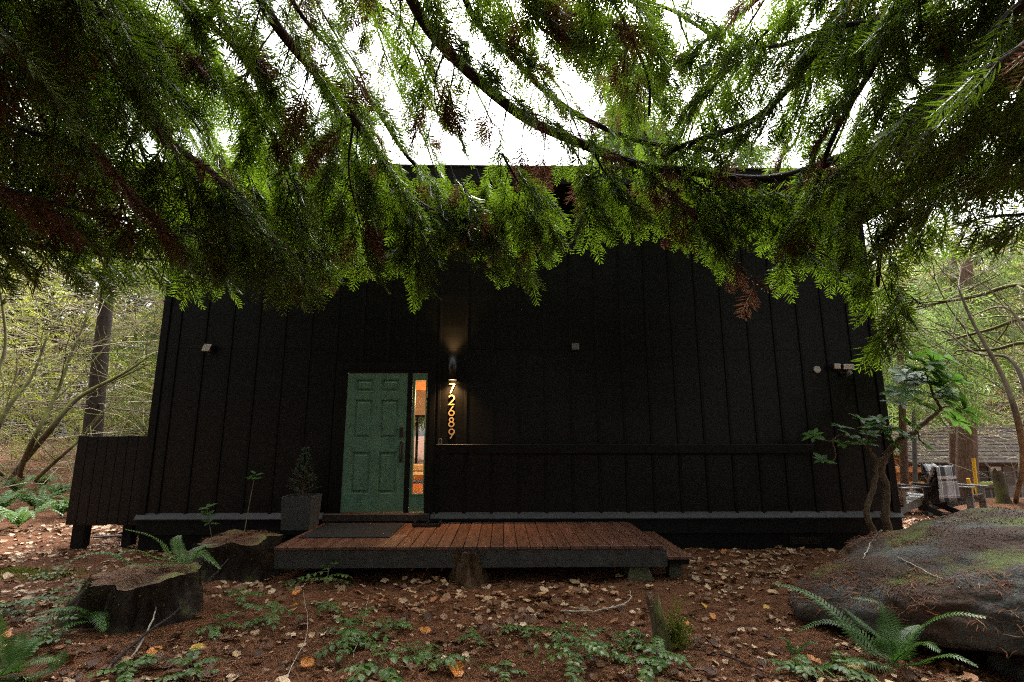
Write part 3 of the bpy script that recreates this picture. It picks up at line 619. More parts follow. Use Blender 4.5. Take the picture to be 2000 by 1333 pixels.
        for k, mt, nm in ((~isbig & ~dead, CEDAR, 'foliage'), (dead, DEADCED, 'dead_foliage')):
            k1, k2 = k & near, k & ~near & keep
            if not (k1.any() or k2.any()): continue
            a = place(SPRAYS, P[k1], A[k1], Nn[k1], S[k1], w[k1]); b = place(SPRAYS_LO, P[k2], A[k2], Nn[k2], S[k2] * 1.25, w[k2] % 5) if k2.any() else (np.zeros((0, 3)), np.zeros((0, 3), int))
            tag(part(nm, (np.concatenate([a[0], b[0]]), np.concatenate([a[1], b[1] + len(a[0])])), mt, s.o), kind='stuff')
        return n
def path(*pts): return [at(*p) for p in pts]
left = Cedar('dark cedar standing left of the yard with drooping boughs over its upper left', (-5.6, -9.2), 16, .34, BARK)
mid = Cedar('old cedar whose long bare limb sweeps down across the middle of the roof', (-2.6, -10.6), 18, .4, BARK)
right = Cedar('cedar standing right of the yard with boughs over the right house corner', (8.6, -8.0), 16, .34, BARKRED)
# limbs of the middle cedar (photo: the long sweeping limb and its neighbours)
mid.limb(path((800, -10, 5.0), (870, 95, 5.2), (1000, 213, 5.5), (1110, 272, 5.8), (1200, 308, 6.0), (1330, 335, 6.2), (1450, 349, 6.3), (1540, 342, 6.3), (1650, 312, 6.3), (1790, 262, 6.2)), .056, .010, 7.6, dens=.9, tw=.62, dead=.25, start=5.0, f0=.45)
mid.limb(path((505, -10, 4.8), (560, 78, 5.0), (620, 145, 5.1), (690, 232, 5.3), (750, 322, 5.5), (800, 382, 5.6), (870, 426, 5.7), (950, 440, 5.8)), .045, .009, 7.2, dens=1.0, tw=.6, dead=.14, start=5.2, f0=.34)
mid.limb(path((565, -10, 5.4), (660, 110, 5.6), (740, 220, 5.8), (800, 310, 5.9), (860, 370, 6.0), (960, 470, 6.1)), .022, .006, 7.9, dens=.9, tw=.5, dead=.12, start=5.6, f0=.34)
mid.limb(path((905, -10, 5.4), (945, 62, 5.6), (1000, 112, 5.7), (1080, 190, 5.9), (1150, 240, 6.0), (1260, 275, 6.2), (1400, 300, 6.3)), .032, .007, 8.2, dens=.9, tw=.55, dead=.2, start=5.6, f0=.34)
mid.limb(path((980, 300, 5.5), (1020, 370, 5.5), (1060, 420, 5.6), (1080, 450, 5.6)), .014, .005, None, dens=1.6, tw=.45)
mid.limb(path((1160, 300, 5.9), (1190, 350, 5.9), (1230, 390, 5.9), (1260, 420, 5.9)), .014, .005, None, dens=1.7, tw=.45)
mid.limb(path((1330, 338, 6.1), (1380, 370, 6.0), (1430, 400, 6.0), (1470, 425, 6.0)), .014, .005, None, dens=1.7, tw=.42)
mid.limb(path((1240, 320, 6.0), (1300, 370, 5.9), (1370, 440, 5.8), (1440, 520, 5.7), (1470, 560, 5.7)), .012, .004, None, dens=.8, tw=.38, dead=.5)
mid.limb(path((1420, 350, 6.1), (1480, 400, 6.0), (1570, 470, 5.9), (1650, 520, 5.9), (1700, 560, 5.9)), .012, .004, None, dens=.8, tw=.36, dead=.15)
mid.limb(path((760, 330, 5.5), (800, 410, 5.4), (810, 480, 5.3), (825, 545, 5.2)), .012, .004, None, dens=1.8, tw=.42)
mid.limb(path((870, 420, 5.7), (930, 450, 5.6), (990, 490, 5.5), (1040, 530, 5.5)), .011, .004, None, dens=1.5, tw=.35)
mid.limb(path((690, 240, 5.3), (680, 330, 5.3), (700, 420, 5.2), (720, 500, 5.2)), .012, .004, None, dens=1.6, tw=.5, dead=.15)
mid.limb(path((1060, 60, 5.6), (1140, 40, 5.9), (1220, 60, 6.2), (1300, 110, 6.4)), .018, .005, 8.4, dens=1.3, tw=.6, dead=.15, start=6.2)
mid.limb(path((1100, -60, 5.4), (1190, -20, 5.8), (1300, 20, 6.2), (1420, 80, 6.5)), .02, .005, 8.8, dens=1.3, tw=.7, dead=.1, start=6.0)
mid.limb(path((870, 100, 5.2), (850, 150, 5.3), (850, 210, 5.3), (880, 270, 5.4)), .01, .004, None, dens=1.1, tw=.4, dead=.3)
# limbs of the left cedar
left.limb(path((130, -10, 4.3), (230, 140, 4.5), (330, 272, 4.6), (420, 345, 4.7), (520, 440, 4.8), (560, 520, 4.8)), .026, .006, 6.2, dens=1.15, tw=.62, dead=.14, start=3.4, mt=LIMBPALE)
left.limb(path((-40, 350, 4.4), (100, 395, 4.7), (220, 425, 5.0), (340, 445, 5.2), (430, 448, 5.4), (480, 460, 5.5)), .018, .005, 4.0, dens=1.35, tw=.55, dead=.12, start=2.6)
left.limb(path((-20, 60, 4.0), (90, 180, 4.2), (170, 270, 4.3), (250, 370, 4.4), (330, 470, 4.6)), .024, .006, 5.8, dens=1.2, tw=.6, dead=.3, start=3.0)
left.limb(path((60, -40, 5.0), (200, 20, 5.3), (340, 90, 5.7), (470, 180, 6.0), (560, 260, 6.2)), .028, .006, 7.0, dens=1.2, tw=.8, dead=.08, start=3.6)
left.limb(path((300, -40, 4.9), (400, 40, 5.2), (480, 120, 5.5), (560, 240, 5.8), (620, 330, 6.0)), .026, .006, 7.4, dens=1.1, tw=.7, dead=.14, start=4.0)
left.limb(path((-60, 200, 4.8), (60, 260, 5.1), (180, 300, 5.4), (300, 340, 5.8)), .02, .005, 5.2, dens=1.4, tw=.7, dead=.15, start=2.6)
left.limb(path((-80, 450, 4.8), (20, 470, 5.0), (120, 490, 5.3), (240, 500, 5.6), (360, 510, 5.9), (440, 530, 6.0)), .016, .005, 3.6, dens=1.15, tw=.5, dead=.05, start=2.6)
left.limb(path((-60, 20, 5.6), (60, 70, 6.0), (180, 130, 6.4), (320, 210, 6.8)), .02, .005, 6.6, dens=1.4, tw=.9, start=3)
left.limb(path((420, 340, 4.7), (470, 420, 4.6), (540, 480, 4.6), (600, 530, 4.6)), .012, .004, None, dens=1.5, tw=.45)
left.limb(path((500, 210, 6.0), (560, 330, 6.0), (600, 430, 5.9), (640, 510, 5.8)), .014, .004, None, dens=1.4, tw=.55, dead=.14)
left.limb(path((330, 270, 4.6), (360, 360, 4.7), (380, 450, 4.8), (420, 520, 4.8)), .011, .004, None, dens=1.4, tw=.45)
left.limb(path((150, -60, 3.9), (190, 20, 4.1), (240, 80, 4.3), (300, 120, 4.6)), .02, .005, 5.6, dens=1.3, tw=.7, start=2.8, dead=.25)
# limbs of the right cedar
right.limb(path((1660, -10, 5.6), (1600, 90, 5.6), (1550, 165, 5.7), (1480, 225, 5.8), (1390, 268, 6.0), (1300, 302, 6.2)), .034, .006, 7.8, dens=1.25, tw=.6, dead=.06, start=4.4)
right.limb(path((1760, -20, 5.0), (1740, 60, 5.1), (1700, 135, 5.2), (1650, 230, 5.4), (1600, 340, 5.6), (1560, 430, 5.7)), .024, .005, 6.8, dens=1.25, tw=.6, dead=.1, start=3.6)
right.limb(path((2010, 0, 4.2), (1920, 90, 4.4), (1850, 160, 4.6), (1770, 240, 4.8), (1700, 300, 5.0), (1620, 350, 5.2)), .030, .006, 6.2, dens=1.2, tw=.65, dead=.1, start=2.8)
right.limb(path((2020, 110, 4.4), (1950, 200, 4.6), (1880, 280, 4.9), (1800, 340, 5.2), (1720, 380, 5.4)), .022, .005, 5.4, dens=1.3, tw=.6, dead=.06, start=2.6)
right.limb(path((2040, 260, 4.6), (1960, 310, 4.9), (1880, 350, 5.2), (1790, 400, 5.5), (1730, 470, 5.7), (1720, 560, 5.8)), .020, .004, 4.8, dens=1.2, tw=.5, dead=.12, start=2.6)
right.limb(path((1790, 262, 6.0), (1860, 290, 6.0), (1940, 310, 5.9), (2030, 330, 5.7)), .012, .004, None, dens=1.4, tw=.5)
right.limb(path((1880, -60, 4.8), (1800, 0, 5.0), (1720, 40, 5.2), (1620, 60, 5.6), (1500, 90, 6.0)), .024, .005, 7.0, dens=1.3, tw=.75, dead=.08, start=3.4)
right.limb(path((1560, -60, 5.8), (1480, 0, 6.0), (1400, 60, 6.3), (1320, 130, 6.6)), .022, .005, 8.4, dens=1.2, tw=.7, dead=.1, start=4.6)
right.limb(path((1700, 300, 5.4), (1690, 420, 5.5), (1720, 520, 5.6), (1745, 600, 5.6)), .012, .004, None, dens=1.25, tw=.42, dead=.15)
right.limb(path((1760, 560, 5.7), (1735, 620, 5.6), (1712, 660, 5.5)), .009, .004, None, dens=1.9, tw=.28)
right.limb(path((2050, 60, 3.6), (1980, 100, 3.8), (1900, 150, 4.0), (1820, 210, 4.2), (1760, 270, 4.4)), .02, .005, 5.6, dens=1.2, tw=.55, dead=.12, start=2.4, mt=LIMBPALE)
right.limb(path((2060, 400, 5.0), (1990, 420, 5.3), (1930, 430, 5.6)), .014, .004, 4.2, dens=1.2, tw=.45, start=2.4)
right.limb(path((1570, 330, 6.2), (1560, 400, 6.1), (1540, 460, 6.0), (1530, 520, 5.9)), .011, .004, None, dens=1.4, tw=.4, dead=.3)
mid.limb(path((1180, -40, 5.2), (1230, 60, 5.5), (1260, 140, 5.8), (1270, 230, 6.1)), .016, .004, 8.6, dens=1.4, tw=.6, dead=.1, start=6.2)
mid.limb(path((1000, -40, 5.8), (1100, 10, 6.2), (1200, 90, 6.6), (1280, 190, 6.9)), .018, .004, 9.2, dens=1.4, tw=.7, dead=.15, start=6.4)
mid.limb(path((700, -30, 6.0), (780, 40, 6.2), (830, 120, 6.4), (860, 200, 6.5)), .014, .004, 9.0, dens=.8, tw=.45, dead=.4, start=7.2)
mid.limb(path((1120, 290, 5.9), (1150, 350, 5.7), (1160, 400, 5.6), (1150, 440, 5.6)), .010, .004, None, dens=1.7, tw=.4)
mid.limb(path((1450, 350, 6.3), (1520, 380, 6.1), (1580, 400, 6.0), (1640, 440, 5.9)), .010, .004, None, dens=1.6, tw=.45)
mid.limb(path((560, 80, 5.2), (640, 190, 5.6), (660, 300, 5.8), (700, 380, 5.8)), .010, .004, None, dens=1.0, tw=.5, dead=.2)
left.limb(path((380, -40, 5.6), (450, 60, 5.9), (500, 160, 6.2), (540, 300, 6.4), (560, 400, 6.4)), .02, .005, 8.2, dens=1.2, tw=.75, dead=.1, start=4.4)
left.limb(path((200, -40, 5.8), (270, 60, 6.1), (330, 160, 6.4), (400, 270, 6.6), (460, 370, 6.7)), .02, .005, 8.0, dens=1.35, tw=.85, dead=.15, start=4.0)
left.limb(path((-60, -20, 4.6), (30, 100, 5.0), (80, 220, 5.3), (140, 330, 5.6), (200, 430, 5.8)), .02, .005, 6.4, dens=1.4, tw=.8, dead=.25, start=2.8)
left.limb(path((-60, 320, 5.6), (40, 360, 6.0), (140, 400, 6.3), (230, 440, 6.6)), .016, .004, 4.6, dens=1.5, tw=.75, dead=.1, start=2.6)
right.limb(path((2040, 180, 5.4), (1960, 230, 5.7), (1880, 300, 6.0), (1820, 380, 6.2), (1790, 450, 6.3)), .02, .004, 5.6, dens=1.4, tw=.65, start=2.6, dead=.08)
right.limb(path((1980, -60, 5.4), (1900, 20, 5.7), (1820, 100, 6.0), (1740, 200, 6.3), (1680, 290, 6.5)), .022, .004, 7.4, dens=1.4, tw=.8, start=3.2, dead=.08)
right.limb(path((1640, -60, 6.2), (1560, 30, 6.4), (1480, 110, 6.6), (1420, 200, 6.8)), .014, .004, 8.6, dens=1.0, tw=.7, start=4.4, dead=.12)
right.limb(path((1740, -60, 6.6), (1660, 40, 6.8), (1590, 140, 7.0), (1540, 250, 7.1)), .012, .004, 8.8, dens=1.0, tw=.7, start=4.4, dead=.12)
right.limb(path((1500, 60, 6.0), (1440, 120, 6.1), (1380, 190, 6.2), (1340, 260, 6.3)), .012, .004, None, dens=1.4, tw=.6)
for k in (0, 1, 2, 4, 5, 7):
    u_ = -60 + k * 62; d_ = 5.4 + (k * 37 % 9) * .25
    left.limb(path((u_ - 90, -60, d_), (u_ + 10, 60, d_ + .3), (u_ + 80, 180 + (k * 53 % 5) * 12, d_ + .6), (u_ + 140, 300, d_ + .9), (u_ + 175, 400 - (k % 3) * 20, d_ + 1.0)), .016, .004, 6.5 + k * .25, dens=1.25, tw=.75, dead=.12, start=3.2)
for k in (0, 1, 3, 4, 6):
    u_ = 2020 - k * 95; d_ = 5.6 + (k * 29 % 7) * .3
    right.limb(path((u_ + 90, -60, d_), (u_ + 20, 40, d_ + .3), (u_ - 40, 130, d_ + .6), (u_ - 90, 220 + (k * 41 % 5) * 14, d_ + .9), (u_ - 120, 310, d_ + 1.0)), .016, .004, 6.6 + k * .25, dens=1.25, tw=.75, dead=.08, start=3.4)
for u_, v_, w_, d_ in ((830, 330, 455, 5.9), (900, 350, 470, 5.7), (1000, 330, 480, 6.0), (640, 330, 500, 6.0), (560, 350, 520, 5.6), (1290, 350, 440, 6.1), (1370, 360, 450, 5.8), (480, 330, 480, 6.1)):
    mid.limb(path((u_, v_, d_), (u_ + 15, (v_ * 2 + w_) / 3, d_ - .05), (u_ + 40, (v_ + w_ * 2) / 3, d_ - .1), (u_ + 55, w_, d_ - .1)), .008, .003, None, dens=1.7, tw=.42, dead=.1)
for u_, v_, d_, dx_ in ((610, -20, 6.6, 120), (690, -20, 7.0, 150), (760, -20, 6.4, 90), (840, 10, 7.4, 120), (930, -20, 7.0, 160), (1010, 40, 7.6, 130), (1090, -10, 7.2, 140), (1160, 60, 7.8, 110), (1240, -10, 7.4, 80), (1330, 20, 7.0, 60), (660, 120, 7.2, 110), (780, 160, 7.4, 90)):
    mid.limb(path((u_ - 30, v_ - 60, d_), (u_ + dx_ * .3, v_ + 70, d_ + .15), (u_ + dx_ * .7, v_ + 150, d_ + .3), (u_ + dx_, v_ + 235, d_ + .4)), .012, .003, 9.5 + (u_ % 7) * .2, dens=1.0, tw=.6, dead=.38, size=.85, start=7.0)
for u_, v_, w_, d_ in ((880, 325, 430, 6.2), (930, 330, 420, 6.4), (960, 325, 440, 6.1), (1040, 330, 420, 6.2)):
    mid.limb(path((u_, v_, d_), (u_ + 10, (v_ * 2 + w_) / 3, d_ - .05), (u_ + 25, (v_ + w_ * 2) / 3, d_ - .1), (u_ + 35, w_, d_ - .1)), .008, .003, None, dens=1.8, tw=.42, dead=.12)
def crown(t, n, r0, r1, z0, z1, seed):
    """crown added above the limbs to shade them, out of coarser sprays"""
    r_ = np.random.default_rng(seed); an = r_.random(n) * 6.283; f = r_.random(n); rr = r0 + (r1 - r0) * r_.random(n) ** .6 * (1 - .7 * f)
    P = t.base + np.stack([rr * np.cos(an), rr * np.sin(an), z0 + (z1 - z0) * f - .25 * rr], 1)
    D = P - EYE; z = D @ _fw; u = D @ _rt / np.maximum(z, .01) * FPX + 1000; v = 666.5 - D @ _up / np.maximum(z, .01) * FPX; k = ~((z > 0) & (u > 380) & (u < 1600) & (v > -60)); P = P[k]; an = an[k]
    tag(part('crown', place(SPRAYS_LO, P, np.stack([np.cos(an), np.sin(an), -.7 + 0 * an], 1), r_.normal(0, .5, P.shape) + [0, 0, 1], r_.uniform(.7, 1.4, len(P)), r_.integers(0, 5, len(P))), CEDAR, t.o), kind='stuff')
crown(left, 2200, .4, 5.5, 7.5, 16, 1); crown(mid, 1800, .4, 4.6, 8.5, 18, 2); crown(right, 2000, .4, 5.4, 8.0, 16, 3)  # added overhead, mostly out of view, to darken the upper left and right
nsp = left.finish() + mid.finish() + right.finish(); print('sprays', nsp)

WOODDARK = mat('shaded_wood_leaf', (.03, .045, .018), .7, .2, island=[(.018, .03, .01), (.04, .055, .02), (.03, .035, .018)], trans=(.06, .10, .015), tfac=.35)  # leaf colour darkened in place of shade, and to cut bounced light
# ================================================================== BACKGROUND TREES
def conifer_meshes(seed, h, r, z0, n_br, leafmat, size, tip=.82):
    r_ = np.random.default_rng(seed); P = []; A = []; Nn = []; S = []; br = []
    for i in range(n_br):
        u = (i + r_.random()) / n_br; z = z0 + (h - z0) * u ** .9; L = r * (1 - tip * u) * r_.uniform(.7, 1.15); an = r_.random() * 6.283
        d = np.array([math.cos(an), math.sin(an), .12]); Q = [np.array([0, 0, z])]; v = d
        for k in range(6): v = v + np.array([0, 0, -.11]); v = v / np.linalg.norm(v); Q.append(Q[-1] + v * L / 6)
        Q = np.array(Q); br.append(tube(Q, np.linspace(.035, .006, 7), 4, False)); m = int(L / .10)
        for k in range(m):
            f = .15 + .85 * (k + r_.random()) / m; p = np.array([np.interp(f * 6, np.arange(7), Q[:, j]) for j in range(3)])
            s = np.cross(d, [0, 0, 1]) * (1 if k % 2 else -1)
            P.append(p + r_.normal(0, .06, 3)); A.append(d * .5 + s * r_.uniform(.1, .9) + np.array([0, 0, -r_.uniform(.3, 1.1)])); Nn.append(np.array([r_.normal(), r_.normal(), .3])); S.append(size * r_.uniform(.6, 1.2) * (1 - .35 * u))
    P, A, Nn, S = map(np.array, (P, A, Nn, S)); V, F = place(SPRAYS_LO, P, A, Nn, S, r_.integers(0, 5, len(P)))
    Tm = mesh('trunk', *tube([(0, 0, z) for z in np.linspace(-.6, h, 10)], np.linspace(.32, .03, 10) * (r / 3), 10), BARK, True)
    Bv, Bf = join(*br); return Tm, mesh('branch', Bv, Bf, LIMB), mesh('crown', V, F, leafmat)
CON = [conifer_meshes(1, 17, 3.4, 1.8, 130, FARLEAF, .85), conifer_meshes(2, 20, 3.8, 3.0, 140, FARLEAF, .95), conifer_meshes(3, 14, 3.0, 1.0, 120, FARLEAF, .8), conifer_meshes(4, 16, 3.6, 2.2, 110, PALELEAF, .9), conifer_meshes(5, 17, 3.0, 4.0, 230, FARLEAF, .95, .6)]
def conifer(x, y, k, sc, rz, label, group='conifers growing behind the house'):
    t = thing('conifer', label, 'tree', (x, y, float(gz(x, y))), group, rz); t.scale = (sc, sc, sc)
    for nm, m in zip(('trunk', 'branch', 'crown'), CON[k]): link(nm, m, t)
for a_ in [(-13.5, 17, 1, 1.0, .3, 'tall dark conifer far behind the left house corner'), (-8.5, 20, 0, .95, 2.1, 'conifer rising behind the left part of the roof'),
           (-4.8, 26, 3, 1.0, 1.2, 'pale thin conifer seen over the roof left of its middle'), (4.6, 27, 4, .95, 4.0, 'pale conifer seen over the roof right of the sky gap'),
           (9.0, 22, 4, 1.35, .7, 'conifer rising behind the right part of the roof'), (11.0, 18, 3, 1.05, 5.0, 'broad pale conifer right of the house above the chairs'),
           (15.0, 21, 2, 1.25, 2.6, 'dense conifer beyond the neighbouring house at the right'), (19.5, 24, 1, 1.0, 3.3, 'tall conifer at the far right behind the bare twigs'),
           (-18, 21, 2, 1.2, 4.4, 'dense conifer at the far left beyond the mossy stems'), (-23, 26, 1, 1.0, 1.7, 'tall conifer at the left edge of the wood'),
           (25, 28, 0, 1.1, .2, 'conifer at the right edge of the wood'),
           (5.4, 13.0, 4, 1.2, 3.0, 'pale conifer close behind the right part of the roof'), (13.5, 19.0, 4, 1.2, 1.0, 'bright conifer just right of the house behind the corner'),
           (-3.2, 15, 4, .86, 2.2, 'bright conifer tip seen over the roof between the two long limbs'), (-7.6, 14, 4, 1.05, 5.1, 'bright conifer close behind the left roof end'),
           (-11.5, 13, 3, .9, 3.7, 'pale loose conifer left of the house behind the fir trunk')]: conifer(*a_)

# far wood: fine twigs and pale leaves that read as one mass
def leaf_cloud(n, fx, fy, z0, z1, s0, s1):
    P = np.stack([rng.uniform(*fx, n), rng.uniform(*fy, n), np.zeros(n)], 1); P[:, 2] = gz(P[:, 0], P[:, 1]) + z0 + (z1 - z0) * rng.random(n) ** 1.2
    A = rng.normal(0, 1, (n, 3)); A[:, 2] -= .5; Nn = rng.normal(0, 1, (n, 3)); S = rng.uniform(s0, s1, n)
    return place(SPRAYS_LO, P, A, Nn, S, rng.integers(0, 5, n))
def twig_cloud(n, fx, fy, z0, z1, l0, l1, w):
    V = []
    P = np.stack([rng.uniform(*fx, n), rng.uniform(*fy, n), np.zeros(n)], 1); P[:, 2] = gz(P[:, 0], P[:, 1]) + z0 + (z1 - z0) * rng.random(n)
    D = rng.normal(0, 1, (n, 3)); D[:, 2] *= .55; D /= np.linalg.norm(D, axis=1)[:, None]; L = rng.uniform(l0, l1, n)
    K = 5; pts = [P]; d = D
    for k in range(K): d = d + rng.normal(0, .22, (n, 3)); d /= np.linalg.norm(d, axis=1)[:, None]; pts.append(pts[-1] + d * (L / K)[:, None])
    pts = np.stack(pts, 1); wd = np.linspace(w, w * .25, K + 1)[None, :, None]
    off = np.array([[0, 0, 1.], [.87, 0, -.5], [-.87, 0, -.5]]); VV = (pts[:, :, None] + wd[..., None] * off[None, None]).reshape(-1, 3)
    q = np.array([(k * 3 + j, k * 3 + (j + 1) % 3, k * 3 + 3 + (j + 1) % 3, k * 3 + 3 + j) for k in range(K) for j in range(3)])
    return VV, (q[None] + (np.arange(n) * (K + 1) * 3)[:, None, None]).reshape(-1, 4)
TWIGS = mat('pale_far_twig', (.3, .25, .17), .9, .2, island=[(.26, .21, .13), (.52, .44, .31), (.12, .09, .06), (.36, .36, .12)])
def wedge_cloud(n, y0, y1, a, b, hz, s0, s1, zl=0.):
    """sprays through a wedge of wood that widens with distance"""
    m = max(60, n // 26); Y = rng.uniform(y0, y1, m); X = rng.uniform(a, b, m) * (Y + 8); C = np.stack([X, Y, gz(X, Y) + zl + hz * (Y + 8) * rng.random(m)], 1); ci = rng.integers(0, m, n)
    P = C[ci] + rng.normal(0, 1, (n, 3)) * np.array([1.0, .8, .55]) * rng.uniform(.4, 1.5, m)[ci][:, None] * s1
    A = rng.normal(0, 1, (n, 3)); A[:, 2] -= .6; Nn = rng.normal(0, 1, (n, 3)); S = rng.uniform(s0, s1, n)
    return place(SPRAYS_LO, P, A, Nn, S, rng.integers(0, 5, n))
tag(part('far_wood_foliage', wedge_cloud(5200, 12, 30, -1.35, -.50, .50, .35, 1.0), PALELEAF), kind='stuff')
tag(part('far_wood_foliage', wedge_cloud(6500, 25, 36, .55, 1.4, .50, .45, 1.2, .6), PALELEAF), kind='stuff')
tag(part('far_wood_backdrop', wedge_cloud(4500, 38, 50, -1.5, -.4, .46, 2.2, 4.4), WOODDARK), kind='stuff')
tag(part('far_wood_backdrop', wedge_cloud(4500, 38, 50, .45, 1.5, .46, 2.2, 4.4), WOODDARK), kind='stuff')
# unseen wood added behind and beside the yard to block sky light
n = 6000; an = rng.uniform(math.pi * .93, math.pi * 2.07, n); rr = rng.uniform(9, 20, n); P = np.stack([rr * np.cos(an) * 1.1, -6 + rr * np.sin(an), -.4 + 17 * rng.random(n)], 1)
k = (P[:, 1] < -9.5) | (np.abs(P[:, 0]) > 13)
gd = np.array([.36, -.9, .24]); gd /= np.linalg.norm(gd); q = P - np.array([3.2, 0, 2.8]); k &= np.linalg.norm(q - (q @ gd)[:, None] * gd, axis=1) > 3.6  # gap cut through it so open sky puts a sheen on the siding
P = P[k]; tag(part('sky_blocking_wood', place(SPRAYS_LO, P, rng.normal(0, 1, P.shape) + [0, 0, -.5], rng.normal(0, 1, P.shape), rng.uniform(1.3, 2.8, len(P)), rng.integers(0, 5, len(P))), WOODDARK), kind='stuff')
tag(part('far_wood_twigs', twig_cloud(3400, (-26, -6.5), (5, 20), .1, 8, 1.2, 3.5, .014), TWIGS), kind='stuff')
tag(part('far_wood_twigs', twig_cloud(3000, (6.8, 26), (8, 17), 1.9, 9, 1.2, 3.5, .014), TWIGS), kind='stuff')

# bare trees with limbs, by recursive forking
def fork(p, d, L, r, depth, out, spread=.5, up=.12, n=6):
    Q = [p]; v = d / np.linalg.norm(d)
    for k in range(n): v = v + rng.normal(0, .09, 3) + np.array([0, 0, up * .15]); v /= np.linalg.norm(v); Q.append(Q[-1] + v * L / n)
    Q = np.array(Q); out.append(tube(Q, np.linspace(r, r * .6, n + 1), 6 if depth > 1 else 4, False))
    if depth <= 0: return
    for k in range(rng.integers(2, 4)):
        i = rng.integers(2, n + 1); w = v + rng.normal(0, spread, 3); fork(Q[i], w, L * rng.uniform(.55, .8), r * .55, depth - 1, out, spread, up, n)
def stems(name, label, base, shoots, mt, group=None, depth=3, cat='tree'):
    t = thing(name, label, cat, base, group)
    for pts, r0, r1 in shoots:
        P = smooth_path(pts, 6); out = [tube(P, np.linspace(r0, r1, len(P)), 8)]
        for k in range(5):
            i = rng.integers(len(P) // 3, len(P)); dv = P[min(i + 1, len(P) - 1)] - P[i - 1]
            fork(P[i], dv / np.linalg.norm(dv) + rng.normal(0, .6, 3), rng.uniform(.8, 1.6), r1 * .7, depth - 1, out)
        part('stem', join(*out), mt, t, True)
    return t
b = on_z(20, 935, -.5); b[2] = gz(b[0], b[1])
stems('vine_maple', 'mossy leaning vine maple stems fanning up left of the dark trunk', b,
      [([b, at(90, 850, 15.5), at(150, 780, 15.5), at(240, 730, 15.6), at(300, 690, 15.8)], .075, .022),
       ([b + [.3, .2, 0], at(60, 870, 15.8), at(110, 770, 16), at(140, 690, 16.2), at(175, 610, 16.4)], .065, .02),
       ([b + [-.5, .3, 0], at(-10, 850, 15.6), at(20, 790, 15.6), at(60, 740, 15.8), at(95, 650, 16)], .065, .02),
       ([b + [1.2, -.2, 0], at(110, 900, 15.2), at(165, 850, 15.2), at(205, 800, 15.3)], .05, .016),
       ([b + [-1.2, 0, 0], at(-60, 860, 15), at(-20, 760, 15), at(10, 680, 15.2), at(0, 560, 15.4)], .06, .02)], MOSSBARK)
b = on_y(188, 852, 6.5); b[2] = gz(b[0], 6.5)
ft = thing('fir_tree', 'dark straight fir trunk rising behind the black board screen', 'tree', b)
top = on_y(224, 330, 7.2); FP = smooth_path([b - [0, 0, .3], on_y(180, 852, 6.5), on_y(196, 700, 6.7), on_y(212, 540, 6.9), top], 5); part('trunk', tube(FP, np.linspace(.26, .13, 21), 12), DARKBARK, ft, True)
out = []
for k in range(26):
    p = FP[rng.integers(6, 21)]; an = rng.random() * 6.28; fork(p, np.array([math.cos(an), math.sin(an), -.1]), rng.uniform(.9, 1.8), .022, 1, out, .4, -.1)
part('dead_branch', join(*out), TWIG, ft)
# right side: bare branches in front of the wood
b = on_z(1985, 985, -.6); b[2] = gz(b[0], b[1])
stems('bare_tree', 'slender bare tree bending over the clearing at the right edge', b,
      [([b, at(1990, 830, 11), at(1960, 740, 11), at(1900, 630, 11.2), at(1870, 560, 11.4)], .055, .012),
       ([b + [.2, .2, 0], at(2010, 790, 11.2), at(1970, 700, 11.4), at(1905, 690, 11.6), at(1840, 640, 11.8)], .04, .01),
       ([b + [.4, .4, 0], at(2030, 700, 11.2), at(2000, 640, 11.4), at(1960, 600, 11.6), at(1890, 620, 12)], .04, .01)], TWIG)
b = on_z(2040, 960, -.8); b[2] = gz(b[0], b[1])
stems('vine_maple', 'vine maple with yellow mossy boughs reaching in from the right edge', b,
      [([b, at(2060, 700, 12.5), at(2000, 560, 12.5), at(1900, 580, 12.6), at(1790, 600, 12.8)], .06, .022),
       ([b + [.2, 0, 0], at(2070, 740, 12.6), at(2010, 625, 12.7), at(1930, 645, 12.8), at(1850, 665, 13)], .05, .022),
       ([b + [.1, .2, 0], at(2060, 800, 12.6), at(2010, 672, 12.7), at(1940, 683, 12.8), at(1870, 685, 13)], .05, .022)], MOSSBARK)
def trunk_tree(px, py, y, w, top_py, label, mt, dx=0, crown=None):
    b = on_y(px, py, y); b[2] = gz(b[0], y); t = thing('cedar_tree', label, 'tree', b, 'tree trunks right of the house')
    tp = on_y(px + dx, top_py, y); P = [b - [0, 0, .3]] + [b + (tp - b) * f + [0, 0, 0] for f in (.04, .12, .3, .6, 1)]
    part('trunk', tube(smooth_path(P, 4), np.interp(np.linspace(0, 1, 21), [0, .1, .25, 1], [w * 1.5, w * 1.15, w, w * .6]), 14), mt, t, True)
    out = []
    for k in range(12):
        an = rng.random() * 6.28; p = b + (tp - b) * rng.uniform(.3, .95); fork(p, np.array([math.cos(an), math.sin(an), .0]), rng.uniform(.8, 1.8), .02, 1, out, .4)
    part('branch', join(*out), TWIG, t)
    n = 420; f = rng.uniform(.46, 1.05, n); an = rng.random(n) * 6.28; rr = 1.3 * rng.random(n) ** .6; P = b + (tp - b) * f[:, None] + np.stack([rr * np.cos(an), rr * np.sin(an) - .2, -.35 * rr], 1)
    part('crown', place(SPRAYS_LO, P, np.stack([np.cos(an), np.sin(an), -.9 + 0 * an], 1), rng.normal(0, 1, (n, 3)), rng.uniform(.35, .8, n), rng.integers(0, 5, n)), FARLEAF, t)
trunk_tree(1886, 955, 9.5, .33, 500, 'thick red brown cedar trunk before the neighbouring grey roof', BARKRED)
trunk_tree(1862, 950, 10.6, .19, 480, 'slimmer red brown trunk just left of the thick one', BARKRED)
trunk_tree(1768, 985, 4.6, .10, 560, 'slim reddish trunk close to the right house corner', BARKRED, -14)
